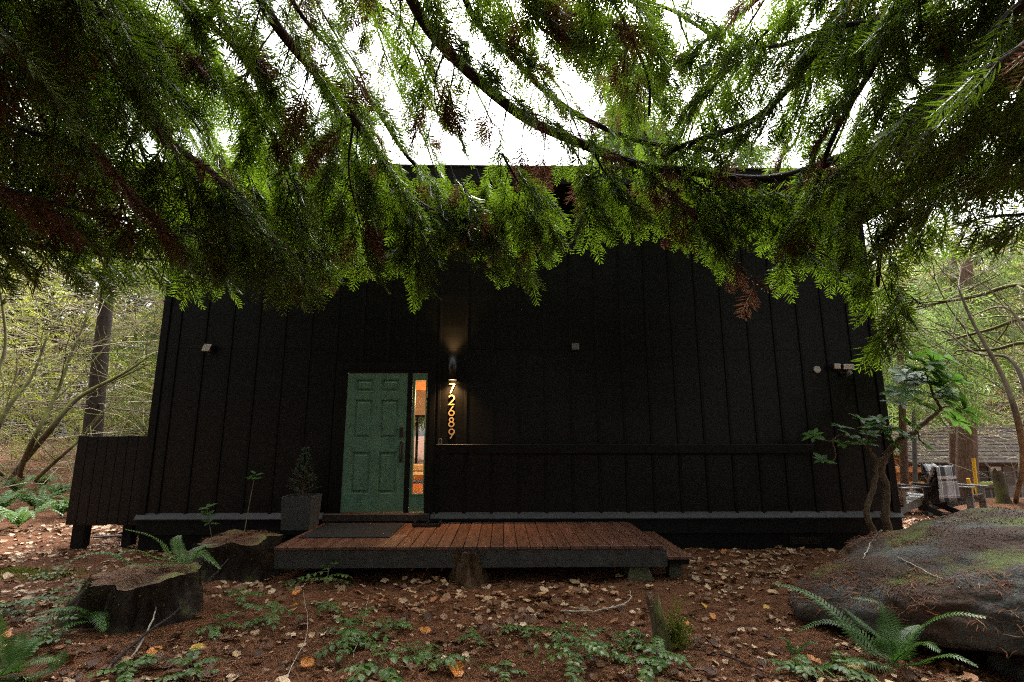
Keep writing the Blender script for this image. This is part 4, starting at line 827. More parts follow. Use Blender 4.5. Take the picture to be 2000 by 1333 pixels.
trunk_tree(1787, 960, 8.0, .07, 600, 'thin pale trunk between the house corner and the chairs', LIMBPALE, -8)

# ================================================================== NEIGHBOURING HOUSE
HY = 18.0
def hp(px, py, y=HY): return on_y(px, py, y)
e0 = hp(1770, 905); e1 = hp(2120, 905); rt0 = hp(1770, 832, HY + 3)
nh = thing('neighbour_house', 'grey shingled cabin with orange cedar porch beyond the chairs', 'house', (e0[0] + 5, HY + 2, float(gz(e0[0] + 5, HY + 2))))
gzb = -2.6; ez = e0[2]
part('wall', box(hp(1828, 900)[0], e1[0], HY + .5, HY + 5, gzb, ez + .1), SIDING, nh)
for i in range(7): part('siding_board', box(hp(1826, 900)[0], hp(1866, 900)[0], HY + .45, HY + .498, ez - .28 * (i + 1) + .02, ez - .28 * i), SIDING, nh)
part('porch_wall', box(hp(1752, 900)[0], hp(1824, 900)[0], HY + 1.5, HY + 1.7, gzb, ez + .3), ORANGEWOOD, nh)
part('porch_beam', box(hp(1752, 900)[0], hp(1862, 900)[0], HY + .1, HY + .3, ez - .45, ez - .2), ORANGEWOOD, nh)
part('porch_rail', join(*[box(hp(1756, 900)[0], hp(1806, 900)[0], HY + .2, HY + .28, z, z + .12) for z in (gzb + .7, gzb + 1.0, gzb + 1.3)]), ORANGEWOOD, nh)
wn_ = part('window', box(hp(1943, 900)[0], hp(1992, 900)[0], HY + .44, HY + .498, ez - 1.1, ez - .15), mat('dark_window_frame', (.05, .035, .025), .6), nh)
part('pane', box(hp(1948, 900)[0], hp(1968, 900)[0], HY + .42, HY + .438, ez - .95, ez - .2), mat('pale_window_pane', (.5, .52, .52), .15, .6), wn_)
part('pane', box(hp(1971, 900)[0], hp(1988, 900)[0], HY + .42, HY + .438, ez - .95, ez - .2), mat('dark_window_pane', (.05, .06, .06), .1, .6), wn_)
part('dark_doorway', box(hp(1900, 900)[0], hp(1940, 900)[0], HY + .44, HY + .498, gzb, ez - .2), mat('dark_brown_paint', (.04, .028, .02), .8), nh)  # flat slab in one even dark brown
nc = 11; dz_ = (rt0[2] - ez) / nc
for i in range(nc):
    y0 = HY - .3 + i * 3.4 / nc; z0 = ez + i * dz_; sgm = []
    x = e0[0]
    V = [(e0[0], y0, z0), (e1[0], y0, z0), (e1[0], y0 + .42, z0 + dz_ * 1.25), (e0[0], y0 + .42, z0 + dz_ * 1.25), (e0[0], y0, z0 + .05), (e1[0], y0, z0 + .05), (e1[0], y0 + .42, z0 + dz_ * 1.25 + .02), (e0[0], y0 + .42, z0 + dz_ * 1.25 + .02)]
    part('shingle_course', (np.array(V), [(0, 1, 5, 4), (4, 5, 6, 7), (0, 3, 2, 1), (1, 2, 6, 5), (0, 4, 7, 3), (2, 3, 7, 6)]), SHINGLE, nh)
# yellow posts, wire fence, log, stump
for px, py0, py1, y, lab in ((1904, 950, 895, 8.2, 'tall yellow post standing in front of the thick cedar trunk'), (1893, 953, 935, 7.6, 'short leaning yellow stake beside the tall yellow post')):
    a = on_y(px + 3, py0, y); b = on_y(px - 3, py1, y); a = np.array(a); a2 = a.copy(); a2[2] = gz(a[0], y) - .05
    solo('yellow_post', tube([a2, a, b], .045, 8), YELLOW, lab, 'post')
wf = thing('wire_fence', 'low wire fence on dark posts crossing the clearing at the right', 'fence', on_y(1960, 960, 11))
for px in (1912, 1940, 1968, 1992, 2016):
    a = on_y(px, 960, 11); part('post', tube([(a[0], 11, gz(a[0], 11) - .1), (a[0], 11, gz(a[0], 11) + 1.0)], .03, 6), DARKWOOD, wf)
for z in (.25, .5, .75, .95):
    part('wire', tube([(on_y(px, 960, 11)[0], 11.035, float(gz(on_y(px, 960, 11)[0], 11)) + z) for px in (1912, 1940, 1968, 1992, 2016)], .008, 4), DARKMETAL, wf)
a = on_z(1890, 962, -.7); b = on_z(1965, 955, -.62)
solo('fallen_log', tube(smooth_path([a + [0, 0, .1], (a + b) / 2 + [0, .2, .12], b + [0, .2, .08]], 4), .14, 10), MOSSBARK, 'pale mossy fallen log lying beyond the garden chairs', 'log')
def stump_simple(name, px, py, r, h, label, flare=1.3, mt=STUMP, tm=STUMPTOP, seed=0, n=40, rough=.12, tilt=(0, 0), top_rough=.05, moss=0, depth_at=None, cat='stump'):
    p = ground(px, py) if depth_at is None else depth_at; t = thing(name, label, cat, p); NZ = 14; V = []; hs = []
    for i in range(NZ + 1):
        f = i / NZ
        for j in range(n):
            an = j / n * 6.2832; rr = r * (1 + (flare - 1) * (1 - f) ** 2.2) * (1 + rough * mnoise.noise(Vector((math.cos(an) * 2.2 + seed, math.sin(an) * 2.2, f * 1.2))) * 2 + .5 * rough * mnoise.noise(Vector((math.cos(an) * 7, math.sin(an) * 7 + seed, f * 2.5))) * 2 + .4 * rough * mnoise.noise(Vector((math.cos(an) * 16, math.sin(an) * 16 + seed, f * 1.2))) * 2 + .3 * (1 - f) ** 3 * max(0, math.cos(5 * an + seed + 1.3 * math.sin(an))))
            hh = h * (1 + top_rough * 3 * mnoise.noise(Vector((math.cos(an) * 1.7, math.sin(an) * 1.7 + seed, 9)))) + .008 * rng.normal() * (top_rough > .08)
            V.append((p[0] + rr * math.cos(an) + tilt[0] * f, p[1] + rr * math.sin(an) + tilt[1] * f, p[2] - .08 + (hh + .08) * f))
    F = [(i * n + j, i * n + (j + 1) % n, (i + 1) * n + (j + 1) % n, (i + 1) * n + j) for i in range(NZ) for j in range(n)]
    part('bark', (np.array(V), F), mt, t, True)
    rim = np.array(V[-n:]); ctr = rim.mean(0); T = [ctr + [0, 0, .01]]; F = []
    for k, f in enumerate((.35, .7, .97)):
        for j in range(n): q = ctr + (rim[j] - ctr) * f; q[2] += .022 * mnoise.noise(Vector((q[0] * 6, q[1] * 6, seed))) * 2 * (f < .9); T.append(q)
    F = [(0, 1 + j, 1 + (j + 1) % n) for j in range(n)] + [(1 + k * n + j, 1 + k * n + n + j, 1 + k * n + n + (j + 1) % n, 1 + k * n + (j + 1) % n) for k in range(2) for j in range(n)]
    part('cut_top', (np.array(T), F), tm, t, True)
    if moss:
        P = []; N_ = []
        for k in range(moss):
            j = rng.integers(0, n); f = rng.random() ** .35; i = int(f * NZ); q = np.array(V[i * n + j]); nn = np.array([math.cos(j / n * 6.28), math.sin(j / n * 6.28), .8]); P.append(q + rng.normal(0, .012, 3)); N_.append(nn)
        tag(part('moss', tufts(np.array(P), np.array(N_), .03, .005), DARKMOSS, t), kind='stuff')
    return t, p
def tufts(P, D, L, w):
    n = len(P); D = D / np.linalg.norm(D, axis=1)[:, None] + rng.normal(0, .5, (n, 3)); D /= np.linalg.norm(D, axis=1)[:, None]; S = np.cross(D, rng.normal(0, 1, (n, 3))); S /= np.linalg.norm(S, axis=1)[:, None]
    ln = L * rng.uniform(.5, 1.2, n)[:, None]; V = np.stack([P - S * w, P + S * w, P + D * ln + np.array([0, 0, -.3]) * ln * .5], 1).reshape(-1, 3)
    return V, np.arange(3 * n).reshape(-1, 3)
sp = on_y(1957, 968, 5.2); sp[2] = gz(sp[0], 5.2)
stump_simple('mossy_stump', 0, 0, .11, .75, 'tall thin mossy stump standing in the clearing at the right', 1.4, MOSSBARK, STUMPTOP, 3, 16, .15, depth_at=sp)

# ================================================================== GARDEN CHAIRS
def beam(p, q, w, h):
    """rectangular bar from p to q"""
    p = np.asarray(p, float); q = np.asarray(q, float); t = (q - p) / np.linalg.norm(q - p); s = np.cross(t, [0, 0, 1.]) if abs(t[2]) < .95 else np.array([1., 0, 0]); s /= np.linalg.norm(s); u = np.cross(s, t)
    V = [c + s * a * w / 2 + u * b_ * h / 2 for c in (p, q) for a, b_ in ((-1, -1), (1, -1), (1, 1), (-1, 1))]
    return np.array(V), [(3, 2, 1, 0), (4, 5, 6, 7)] + [(j, (j + 1) % 4, 4 + (j + 1) % 4, 4 + j) for j in range(4)]
def adirondack(px, py, rz, mt, label):
    p = ground(px, py); t = thing('garden_chair', label, 'chair', p, 'slatted garden chairs beyond the boulder', rz)
    def pt(n, vf): part(n, vf, mt, t, world_co=False)
    for s in (-1, 1):
        pt('front_leg', box(s * .30 - .02, s * .30 + .02, -.42, -.30, -.02, .56)); pt('arm', box(s * .33 - .07, s * .33 + .07, -.48, .30, .562, .585))
        pt('side_rail', beam((s * .265, -.42, .34), (s * .265, .52, .02), .025, .12))
        pt('back_support', beam((s * .30, .22, .56), (s * .26, .18, .12), .03, .06))
    for k in range(5): y = -.40 + k * .115; z = .405 - k * .04; pt('seat_slat', rot(box(-.27, .27, y, y + .095, z, z + .02), R(-19), 'X', (0, y, z)))
    for k in range(6):
        x = -.225 + k * .09; h = .98 - .05 * abs(k - 2.5) ** 1.6; pt('back_slat', beam((x * .82, .10, .20), (x * 1.12, .42, h), .075, .02))
    pt('back_rail', box(-.28, .28, .31, .345, .60, .66)); return t, p
def uv_cloth(name, P, Q, W, label, cat, group, rz, p):
    """cloth strip along a side profile P [(y,z)...] given in the chair's own axes; UVs drive the plaid"""
    n, m = len(P), len(W); V = np.array([(W[j] * (1 + .05 * math.sin(i)), P[i][0] + .008 * math.sin(j * 1.9 + i), P[i][1] + .006 * math.cos(j * 2.3)) for i in range(n) for j in range(m)])
    c, s_ = math.cos(rz), math.sin(rz); V = np.stack([V[:, 0] * c - V[:, 1] * s_, V[:, 0] * s_ + V[:, 1] * c, V[:, 2]], 1)
    F = [(i * m + j, i * m + j + 1, (i + 1) * m + j + 1, (i + 1) * m + j) for i in range(n - 1) for j in range(m - 1)]
    ms = mesh(name, V, F, PLAID, True); uv = ms.uv_layers.new(name='UVMap')
    for poly in ms.polygons:
        for li, vi in zip(poly.loop_indices, poly.vertices): uv.data[li].uv = ((vi % m) / (m - 1), (vi // m) / (n - 1))
    o = link(name, ms, None, p); tag(o, label, cat, group); md_ = o.modifiers.new('thick', 'SOLIDIFY'); md_.thickness = .012; md_.offset = 1
    return o
c1_, p1_ = adirondack(1814, 1003, R(195), DARKWOOD, 'dark slatted garden chair with its back to us under a hanging plaid blanket')
c2_, p2_ = adirondack(1870, 1001, R(28), WEATHER, 'pale grey garden chair facing us with white cushion and plaid blanket')
c3_, p3_ = adirondack(1762, 1004, R(100), WEATHER, 'pale garden chair half hidden by the right house corner')
W = np.linspace(-.28, .28, 9)
uv_cloth('plaid_blanket', [(.25, .62), (.33, .80), (.405, .97), (.43, 1.0), (.465, .98), (.46, .80), (.47, .6), (.46, .4), (.47, .3)], 0, W, 'black and white plaid blanket hanging down the dark chair back', 'blanket', 'plaid blankets on the garden chairs', R(195), p1_)
uv_cloth('plaid_blanket', [(.29, .70), (.335, .82), (.385, .96), (.425, 1.0), (.46, .97), (.455, .85), (.46, .75)], 0, np.linspace(-.27, .27, 9), 'grey plaid blanket folded over the pale chair facing us', 'blanket', 'plaid blankets on the garden chairs', R(28), p2_)
cu = rot(box(-.2, .2, .16, .27, .45, .74, .045), R(-17), 'X', (0, .2, .5)); cu = rot(cu, R(28), 'Z', (0, 0, 0)); solo('cushion', move(cu, p2_), WHITE, 'white cushion leaning on the pale chair facing us', 'cushion')

# ================================================================== BOULDER
import bmesh
def boulder(c, rad, label, seed, mt, under=.0, sub=6, nz=(.06, .05)):
    bm = bmesh.new(); bmesh.ops.create_icosphere(bm, subdivisions=sub, radius=1); V = []
    for v in bm.verts:
        d = Vector(v.co); q = d.copy()
        sgn = lambda a, e: math.copysign(abs(a) ** e, a)
        q = Vector((sgn(q.x, 1.05), sgn(q.y, .95), sgn(q.z, .95)))
        n = nz[0] * mnoise.noise(Vector((d.x * 1.5 + seed, d.y * 1.5, d.z * .5))) * 2 + nz[1] * mnoise.noise(Vector((d.x * 3.8, d.y * 3.8 + seed, d.z * 1.6))) * 2 + nz[1] * .4 * mnoise.noise(d * 9)
        rdg = abs(mnoise.noise(Vector((d.x * 1.6, d.y * 1.6, d.z * 4.5 - d.x * 1.5 + seed)))); n += .016 * mnoise.noise(d * 15) - .011 * max(0, 1 - abs(mnoise.noise(d * 1.9 + Vector((seed * 2, 0, d.x)))) / .035)
        q = q * (1 + n)
        if under and d.z < -.06: f = 1 - under * min(1, (-.06 - d.z) / .35); q.x *= f * .5 + .5; q.y *= f
        V.append((c[0] + q.x * rad[0], c[1] + q.y * rad[1], c[2] + q.z * rad[2] + .15 * q.x * (sub > 5)))
    F = np.array([[x.index for x in f.verts] for f in bm.faces]); bm.free(); return solo('boulder', (np.array(V), F), mt, label, 'boulder', smooth=True, base=(c[0], c[1], c[2] - rad[2] * .6)), np.array(V), F
BC = np.array([5.05, -3.0, -.27])
bo, BV, BF = boulder(BC, (2.5, 1.4, .62), 'large mossy grey boulder strewn with needles in the right foreground', 2.3, STONE, .6)
c = ground(2030, 1320); boulder(c + [.15, 0, .05], (.42, .3, .2), 'small mossy rock in the bottom right corner', 8.1, STONE, 0, 4)
def hit_top(V, F, n, lo=.25, r=rng):
    """random points on a mesh's upward faces"""
    T = V[F]; nr = np.cross(T[:, 1] - T[:, 0], T[:, 2] - T[:, 0]); ar = np.linalg.norm(nr, axis=1); nr /= ar[:, None] + 1e-12
    w = ar * (nr[:, 2] > lo); ix = r.choice(len(F), n, p=w / w.sum()); b = r.dirichlet((1, 1, 1), n); return (T[ix] * b[..., None]).sum(1), nr[ix]

# ================================================================== STUMPS of the yard
st1, sp1 = stump_simple('tree_stump', 275, 1205, .43, .36, 'wide rotten black stump with fern fronds on its top at the left', 1.2, seed=1.0, n=110, rough=.13, top_rough=.05, moss=900)
st2, sp2 = stump_simple('tree_stump', 462, 1118, .46, .40, 'round mossy stump touching the left end of the deck', 1.22, seed=5, n=96, rough=.09, top_rough=.05, moss=900)
st3, sp3 = stump_simple('tree_stump', 913, 1136, .17, .33, 'small ragged brown stump before the middle of the deck', 1.35, seed=9, n=80, rough=.16, top_rough=.12, moss=420, mt=RAGGED)
st4, sp4 = stump_simple('broken_snag', 1302, 1262, .05, .34, 'slanting broken snag with yellow moss in the foreground right of centre', 2.0, seed=12, n=20, rough=.15, tilt=(-.10, 0), top_rough=.2, cat='snag', mt=MOSSBARK)
P = sp4 + np.stack([rng.normal(.08, .045, 900), rng.normal(-.01, .045, 900), np.abs(rng.normal(.0, .11, 900))], 1)
tag(part('moss', tufts(P, np.tile([.3, -.2, .6], (900, 1)), .06, .005), MOSS, st4), kind='stuff')

# ================================================================== LEAF LITTER
def leaf_template(seed, m=5):
    r = np.random.default_rng(seed); t = np.linspace(0, 1, m + 1); w = .36 * np.sin(np.pi * t ** .8) ** .8 * r.uniform(.75, 1.15); V = []; c = r.uniform(.1, .6); tw = r.uniform(-.5, .5)
    for i, a in enumerate(t):
        zz = c * (a - .4) ** 2 * .8 + .02 * r.normal(); V += [(a - .5, w[i] * (1 + .2 * r.normal()) + .01, zz + w[i] * r.uniform(.1, .6) + tw * (a - .5) * .2), (a - .5, .02 * r.normal(), zz), (a - .5, -w[i] * (1 + .2 * r.normal()) - .01, zz + w[i] * r.uniform(.1, .6) - tw * (a - .5) * .2)]
    F = []
    for i in range(m): k = i * 3; F += [(k, k + 1, k + 4), (k, k + 4, k + 3), (k + 1, k + 2, k + 5), (k + 1, k + 5, k + 4)]
    return np.array(V), np.array(F)
LEAVES = [leaf_template(s) for s in range(8)]; LEAFM = [mesh('fallen_leaf', V, F, LEAF_O, True) for V, F in LEAVES]
def keep_out(x, y):
    k = (y > -.06) & (x > XL - .1) & (x < XR + .1)
    k |= (x > dl) & (x < dr + .3) & (y > DY0 + .12) & (y < 0)
    for s, r in ((sp1, .6), (sp2, .55), (sp3, .2)): k |= (x - s[0]) ** 2 + (y - s[1]) ** 2 < r * r
    k |= ((x - BC[0]) / 1.9) ** 2 + ((y - BC[1]) / .9) ** 2 < 1
    return k
n = 30000; X = rng.uniform(-9, 9, n); Y = rng.uniform(-5.4, 3.5, n); patch = .5 + .5 * np.sin(X * 1.3 + 2) * np.sin(Y * 1.9 + .5) + .35 * np.sin(X * 3.7 - Y * 2.9)
ok = ~keep_out(X, Y) & (rng.random(n) < np.clip(.1 + .75 * patch, .10, 1)); X, Y = X[ok], Y[ok]
P = np.stack([X, Y, gz(X, Y) + rng.uniform(.004, .028, len(X))], 1); an = rng.random(len(X)) * 6.283
A = np.stack([np.cos(an), np.sin(an), rng.normal(0, .22, len(X))], 1); Nn = np.stack([rng.normal(0, .28, len(X)), rng.normal(0, .28, len(X)), np.ones(len(X))], 1); S = .03 + .10 * rng.random(len(X)) ** 1.6; wh = rng.integers(0, 8, len(X))
D = P - EYE; z = D @ _fw; u = D @ _rt / z * FPX + 1000; v = 666.5 - D @ _up / z * FPX; inside = (z > .5) & (u > 5) & (u < 1995) & (v < 1325)
score = np.where(inside, S / np.maximum(z, .1), 0); big = np.argsort(-score)[:280]; bm_ = np.zeros(len(X), bool); bm_[big] = True
def orient(p, a, nn, s):
    a = a / np.linalg.norm(a); nn = nn - a * (a @ nn); nn /= np.linalg.norm(nn); b = np.cross(nn, a); M = Matrix.Identity(4)
    for r in range(3): M[r][0] = a[r] * s; M[r][1] = b[r] * s; M[r][2] = nn[r] * s; M[r][3] = p[r]
    return M
for i in np.where(bm_)[0]: link('fallen_leaf', LEAFM[wh[i]], floor).matrix_local = orient(P[i], A[i], Nn[i], S[i])
k = ~bm_; lit = part('leaf_litter', place(LEAVES, P[k], A[k], Nn[k], S[k], wh[k]), LEAF_I, floor); tag(lit, kind='stuff')
# the bright leaves one can point at
OM = mesh('orange_leaf', *LEAVES[1], LEAF_ORANGE, True); YM = mesh('yellow_leaf', *LEAVES[3], LEAF_YELLOW, True)
for px, py, s, m in ((575, 1190, .11, YM), (600, 1305, .12, OM), (1375, 1190, .10, YM), (1392, 1212, .09, OM), (1497, 1193, .09, YM), (1340, 1225, .08, OM), (385, 1275, .12, YM), (10, 1250, .11, OM), (1668, 1312, .16, YM), (1590, 1300, .12, OM), (577, 1165, .09, OM), (300, 1283, .12, OM), (1415, 1082, .1, OM), (1325, 1082, .1, OM), (890, 1320, .17, OM), (830, 1240, .11, OM)):
    p = ground(px, py); an = rng.random() * 6.28; link('fallen_leaf', m, floor).matrix_local = orient(p + [0, 0, .03], np.array([math.cos(an), math.sin(an), .1]), np.array([rng.normal(0, .3), -.5, 1]), s)
# red brown needles and broken cedar twigs over everything
def needles(P, nrm, l0, l1, w):
    n = len(P); an = rng.random(n) * 6.283; D = np.stack([np.cos(an), np.sin(an), rng.normal(.05, .25, n)], 1); D -= nrm * (D * nrm).sum(1)[:, None] * .8; D /= np.linalg.norm(D, axis=1)[:, None]
    S = np.cross(D, nrm + rng.normal(0, .3, (n, 3))); S /= np.linalg.norm(S, axis=1)[:, None]; L = rng.uniform(l0, l1, n)[:, None]; B = S * L * rng.uniform(-.2, .2, (n, 1)) + nrm * L * .1
    V = np.stack([P - S * w, P + S * w, P + D * L * .5 + B + S * w, P + D * L * .5 + B - S * w, P + D * L], 1).reshape(-1, 3); k = np.arange(n)[:, None] * 5
    return V, np.concatenate([k + np.array([0, 1, 2]), k + np.array([0, 2, 3]), k + np.array([3, 2, 4])])
n = 100000; X = rng.uniform(-7.5, 7.5, n); Y = -5.3 + 7.5 * rng.random(n) ** 1.5; ok = ~keep_out(X, Y); X, Y = X[ok], Y[ok]
P = np.stack([X, Y, gz(X, Y) + rng.uniform(.0, .02, len(X))], 1); tag(part('needle_litter', needles(P, np.tile([0, 0, 1.], (len(P), 1)), .03, .11, .003), NEEDLE, floor), kind='stuff')
PB, NB = hit_top(BV, BF, 9000, .35); f = np.array([mnoise.noise(Vector(q) * 1.6) for q in PB]); k = f > .14
tag(part('needle_litter', needles(PB[k] + NB[k] * .006, NB[k], .04, .14, .003), NEEDLE, bo), kind='stuff')
PB, NB = hit_top(BV, BF, 9000, .55); f = np.array([mnoise.noise(Vector(q) * 2.1 + Vector((5, 0, 0))) for q in PB]); k = (f + .5 * (NB[:, 2] - .8) > .0) & (PB[:, 2] > .22)
tag(part('moss', tufts(PB[k], NB[k], .022, .004), mat('dark_moss', (.06, .07, .015), .9, .2, island=[(.05, .06, .012), (.09, .1, .02)]), bo), kind='stuff')
for (s, r, h) in ((sp1, .38, .37), (sp2, .38, .41)):
    n = 700; an = rng.random(n) * 6.28; rr = r * rng.random(n) ** .5; P = s + np.stack([rr * np.cos(an), rr * np.sin(an), np.full(n, h + .01)], 1)
    tag(part('needle_litter', needles(P, np.tile([0, 0, 1.], (n, 1)), .03, .1, .0025), NEEDLE, st1 if s is sp1 else st2), kind='stuff')
    for k in range(14):
        an = rng.random() * 6.28; link('fallen_leaf', LEAFM[k % 8], st1 if s is sp1 else st2).matrix_local = orient(np.array([r * .7 * math.cos(an) * rng.random(), r * .7 * math.sin(an) * rng.random(), h + .025]), np.array([math.cos(an * 3), math.sin(an * 3), .05]), np.array([0, 0, 1.]) + rng.normal(0, .2, 3), rng.uniform(.05, .09))
n = 420; X = rng.uniform(dl + .05, dr - .05, n); Y = rng.uniform(DY0 + .03, -.1, n); P = np.stack([X, Y, np.full(n, DZ + .006)], 1)
tag(part('needle_litter', needles(P, np.tile([0, 0, 1.], (n, 1)), .02, .07, .002), NEEDLE, deck), kind='stuff')
# twigs
def twig(pts, r, label, mt=TWIG, lift=.02):
    Q = [np.asarray(p) for p in pts]; P = smooth_path(Q, 5); P += rng.normal(0, .004, P.shape); solo('fallen_twig', tube(P, np.linspace(r, r * .35, len(P)), 6), mt, label, 'twig', 'twigs lying in the litter')
g = lambda px, py, h=.02: ground(px, py) + [0, 0, h]
PALETW = mat('pale_lichen_twig', (.4, .37, .3), .8, .2, .4, 30)
twig([g(1095, 1198), g(1150, 1203, .04), g(1200, 1195, .04), g(1232, 1185, .07), g(1230, 1172, .1)], .009, 'pale lichen twig with a curled tip in the middle of the litter', PALETW)
twig([g(200, 1320), g(280, 1262, .08), g(340, 1225, .12), g(400, 1180, .2), g(440, 1150, .3)], .014, 'dark slanting branch before the wide rotten stump', LIMB)
twig([g(255, 1290), g(290, 1250, .1), g(302, 1210, .16), g(290, 1175, .22)], .008, 'pale bent twig leaning on the wide rotten stump', PALETW)
twig([g(690, 1290), g(705, 1250, .1), g(720, 1205, .2)], .003, 'thin pale stem standing among the leaves left of centre', PALETW)
twig([g(1360, 1270), g(1440, 1300, .03), g(1520, 1330, .02)], .010, 'dark twig lying in the litter right of the mossy snag', LIMB)
twig([g(560, 1330), g(600, 1250, .08), g(590, 1185, .12)], .0035, 'thin bent twig below the leafy plants at the left', PALETW)
def on_boulder(px, py):
    r_ = ray(px, py); best = None; T = BV[BF]; e1_ = T[:, 1] - T[:, 0]; e2_ = T[:, 2] - T[:, 0]; h = np.cross(r_, e2_); a_ = (e1_ * h).sum(1); s_ = EYE - T[:, 0]; u_ = (s_ * h).sum(1) / a_; q_ = np.cross(s_, e1_); v_ = (q_ @ r_) / a_; t_ = (e2_ * q_).sum(1) / a_
    ok_ = (u_ >= 0) & (v_ >= 0) & (u_ + v_ <= 1) & (t_ > 0)
    return EYE + r_ * (t_[ok_].min() if ok_.any() else 5.0)
tw_ = lambda *q: [on_boulder(*p) + [0, -.012, .012] for p in q]
twig(tw_((1752, 1092), (1790, 1110), (1830, 1130), (1874, 1152)), .008, 'long straight pale stick lying across the boulder', PALETW)
twig(tw_((1720, 1038), (1702, 1060), (1692, 1080), (1684, 1094)), .009, 'short white twig near the left shoulder of the boulder', PALETW)

# ================================================================== FERNS and low plants
def frond_vf(P, wid, n=30, seed=0, tilt=.25):
    """sword fern frond along the path P with narrow toothed pinnae"""
    r = np.random.default_rng(seed); P = smooth_path(P, 8); L = np.concatenate([[0], np.cumsum(np.linalg.norm(np.diff(P, axis=0), axis=1))]); T, N, B = frames(P); V, F = tube(P, np.linspace(.0045, .0012, len(P)), 4, False); V = list(V); F = list(F)
    for i in range(n):
        for sd in (-1, 1):
            f = .10 + .89 * (i + .25 * (sd > 0)) / n; s = f * L[-1]; c = np.array([np.interp(s, L, P[:, k]) for k in range(3)]); j = int(np.clip(np.searchsorted(L, s), 1, len(P) - 1)); t = T[j]
            up = np.array([0, 0, 1.]); sl = np.cross(t, up); nl = np.linalg.norm(sl); sl = sl / nl if nl > .15 else np.array([1., 0, 0]); up2 = np.cross(sl, t)
            ln = wid * min(1, .45 + f * 3.2) * (1 - f) ** .55 * r.uniform(.88, 1.08) + .006; d = sl * sd * .93 + t * .38 + up2 * (tilt - .1 * r.random()); d /= np.linalg.norm(d); w = L[-1] / n * .36 + .001
            k = len(V); dr_ = np.array([0, 0, -.18 * ln]); V += [c - t * w * .5, c + t * w * .8, c + d * ln * .5 + t * w * .9 + up2 * .003, c + d * ln + dr_ + t * w * .3, c + d * ln * .5 - t * w * .75]
            F += [(k, k + 1, k + 2, k + 4), (k + 4, k + 2, k + 3)]
    return np.array(V), F
def fern(label, base, fr, wid, mt=FERN, n=30, group='sword ferns in the yard'):
    t = thing('sword_fern', label, 'fern', base, group)
    for i, (pts) in enumerate(fr):
        Q = [np.asarray(base) + [0, 0, .02]] if not isinstance(pts, dict) else []
        Q += [np.asarray(p) for p in pts]; part('frond', frond_vf(Q, wid * rng.uniform(.9, 1.1), n, i, rng.uniform(.05, .3)), mt, t)
    return t
b = ground(1745, 1312) + [0, 0, .03]; db_ = np.linalg.norm(b - EYE)
fern('large sword fern with arching fronds growing before the boulder', b, [
    [at(1690, 1262, db_ + .02), at(1640, 1205, db_ + .05), at(1580, 1160, db_ + .1), at(1505, 1137, db_ + .15)],
    [at(1725, 1280, db_ + .1), at(1670, 1232, db_ + .15), at(1610, 1215, db_ + .15), at(1555, 1235, db_ + .1)],
    [at(1742, 1250, db_ + .12), at(1738, 1215, db_ + .2), at(1715, 1180, db_ + .22), at(1660, 1168, db_ + .15)],
    [at(1728, 1255, db_ + .02), at(1700, 1230, db_), at(1672, 1208, db_), at(1648, 1188, db_)],
    [at(1775, 1255, db_ - .02), at(1820, 1215, db_ - .08), at(1870, 1200, db_ - .12), at(1930, 1208, db_ - .15)],
    [at(1765, 1275, db_ - .1), at(1790, 1258, db_ - .15), at(1815, 1258, db_ - .2), at(1838, 1275, db_ - .22)],
    [at(1790, 1300, db_ - .15), at(1830, 1285, db_ - .25), at(1870, 1284, db_ - .3), at(1912, 1304, db_ - .3)],
    [at(1755, 1290, db_), at(1760, 1262, db_ + .05), at(1775, 1235, db_ + .15), at(1800, 1222, db_ + .3)],
    [at(1715, 1300, db_ - .1), at(1680, 1290, db_ - .15), at(1640, 1290, db_ - .2), at(1612, 1308, db_ - .2)]], .135, FERN, 34)
s1 = sp1 + [0, 0, .38]; f1 = s1 + [.32, .15, .02]; df = np.linalg.norm(f1 - EYE)
fern('sword fern spreading fronds over the wide rotten stump', f1, [
    [at(330, 1085, df), at(315, 1062, df), at(290, 1046, df), at(242, 1034, df)],
    [at(352, 1082, df + .05), at(345, 1062, df + .1), at(345, 1052, df + .15), at(352, 1046, df + .2)],
    [at(378, 1078, df + .1), at(400, 1066, df + .15), at(425, 1063, df + .2)],
    [at(390, 1078, df - .05), at(410, 1090, df - .1), at(432, 1112, df - .12)],
    [at(255, 1100, df - .3), at(220, 1082, df - .3), at(170, 1083, df - .3), at(108, 1112, df - .3)],
    [at(300, 1090, df - .1), at(275, 1078, df - .15), at(245, 1078, df - .2), at(215, 1095, df - .25)]], .10, FERN_Y, 28)
b = ground(190, 1225) + [0, 0, .02]; db_ = np.linalg.norm(b - EYE)
fern('drooping sword fern below the wide rotten stump', b, [[at(150, 1205, db_ - .1), at(110, 1200, db_ - .2), at(65, 1225, db_ - .25)], [at(160, 1190, db_ - .1), at(110, 1190, db_ - .1), at(70, 1200, db_)], [at(200, 1195, db_ - .1), at(195, 1205, db_ - .2), at(205, 1235, db_ - .3)],
    [at(165, 1215, db_ - .15), at(130, 1225, db_ - .25), at(100, 1255, db_ - .3)], [at(215, 1200, db_), at(245, 1195, db_ - .05), at(275, 1215, db_ - .1)]], .115, FERN, 24)
b = ground(-20, 1340) + [0, 0, .02]; db_ = np.linalg.norm(b - EYE)
fern('dark sword fern cut by the lower left corner', b, [[at(20, 1300, db_), at(50, 1265, db_ + .05), at(75, 1245, db_ + .1)], [at(0, 1290, db_), at(-10, 1240, db_), at(-5, 1200, db_)], [at(40, 1330, db_ - .1), at(100, 1310, db_ - .15), at(125, 1270, db_ - .1)], [at(30, 1310, db_ - .1), at(70, 1290, db_ - .15), at(110, 1290, db_ - .2)], [at(10, 1310, db_ - .2), at(30, 1275, db_ - .2), at(40, 1235, db_ - .15)]], .16, FERN, 26)
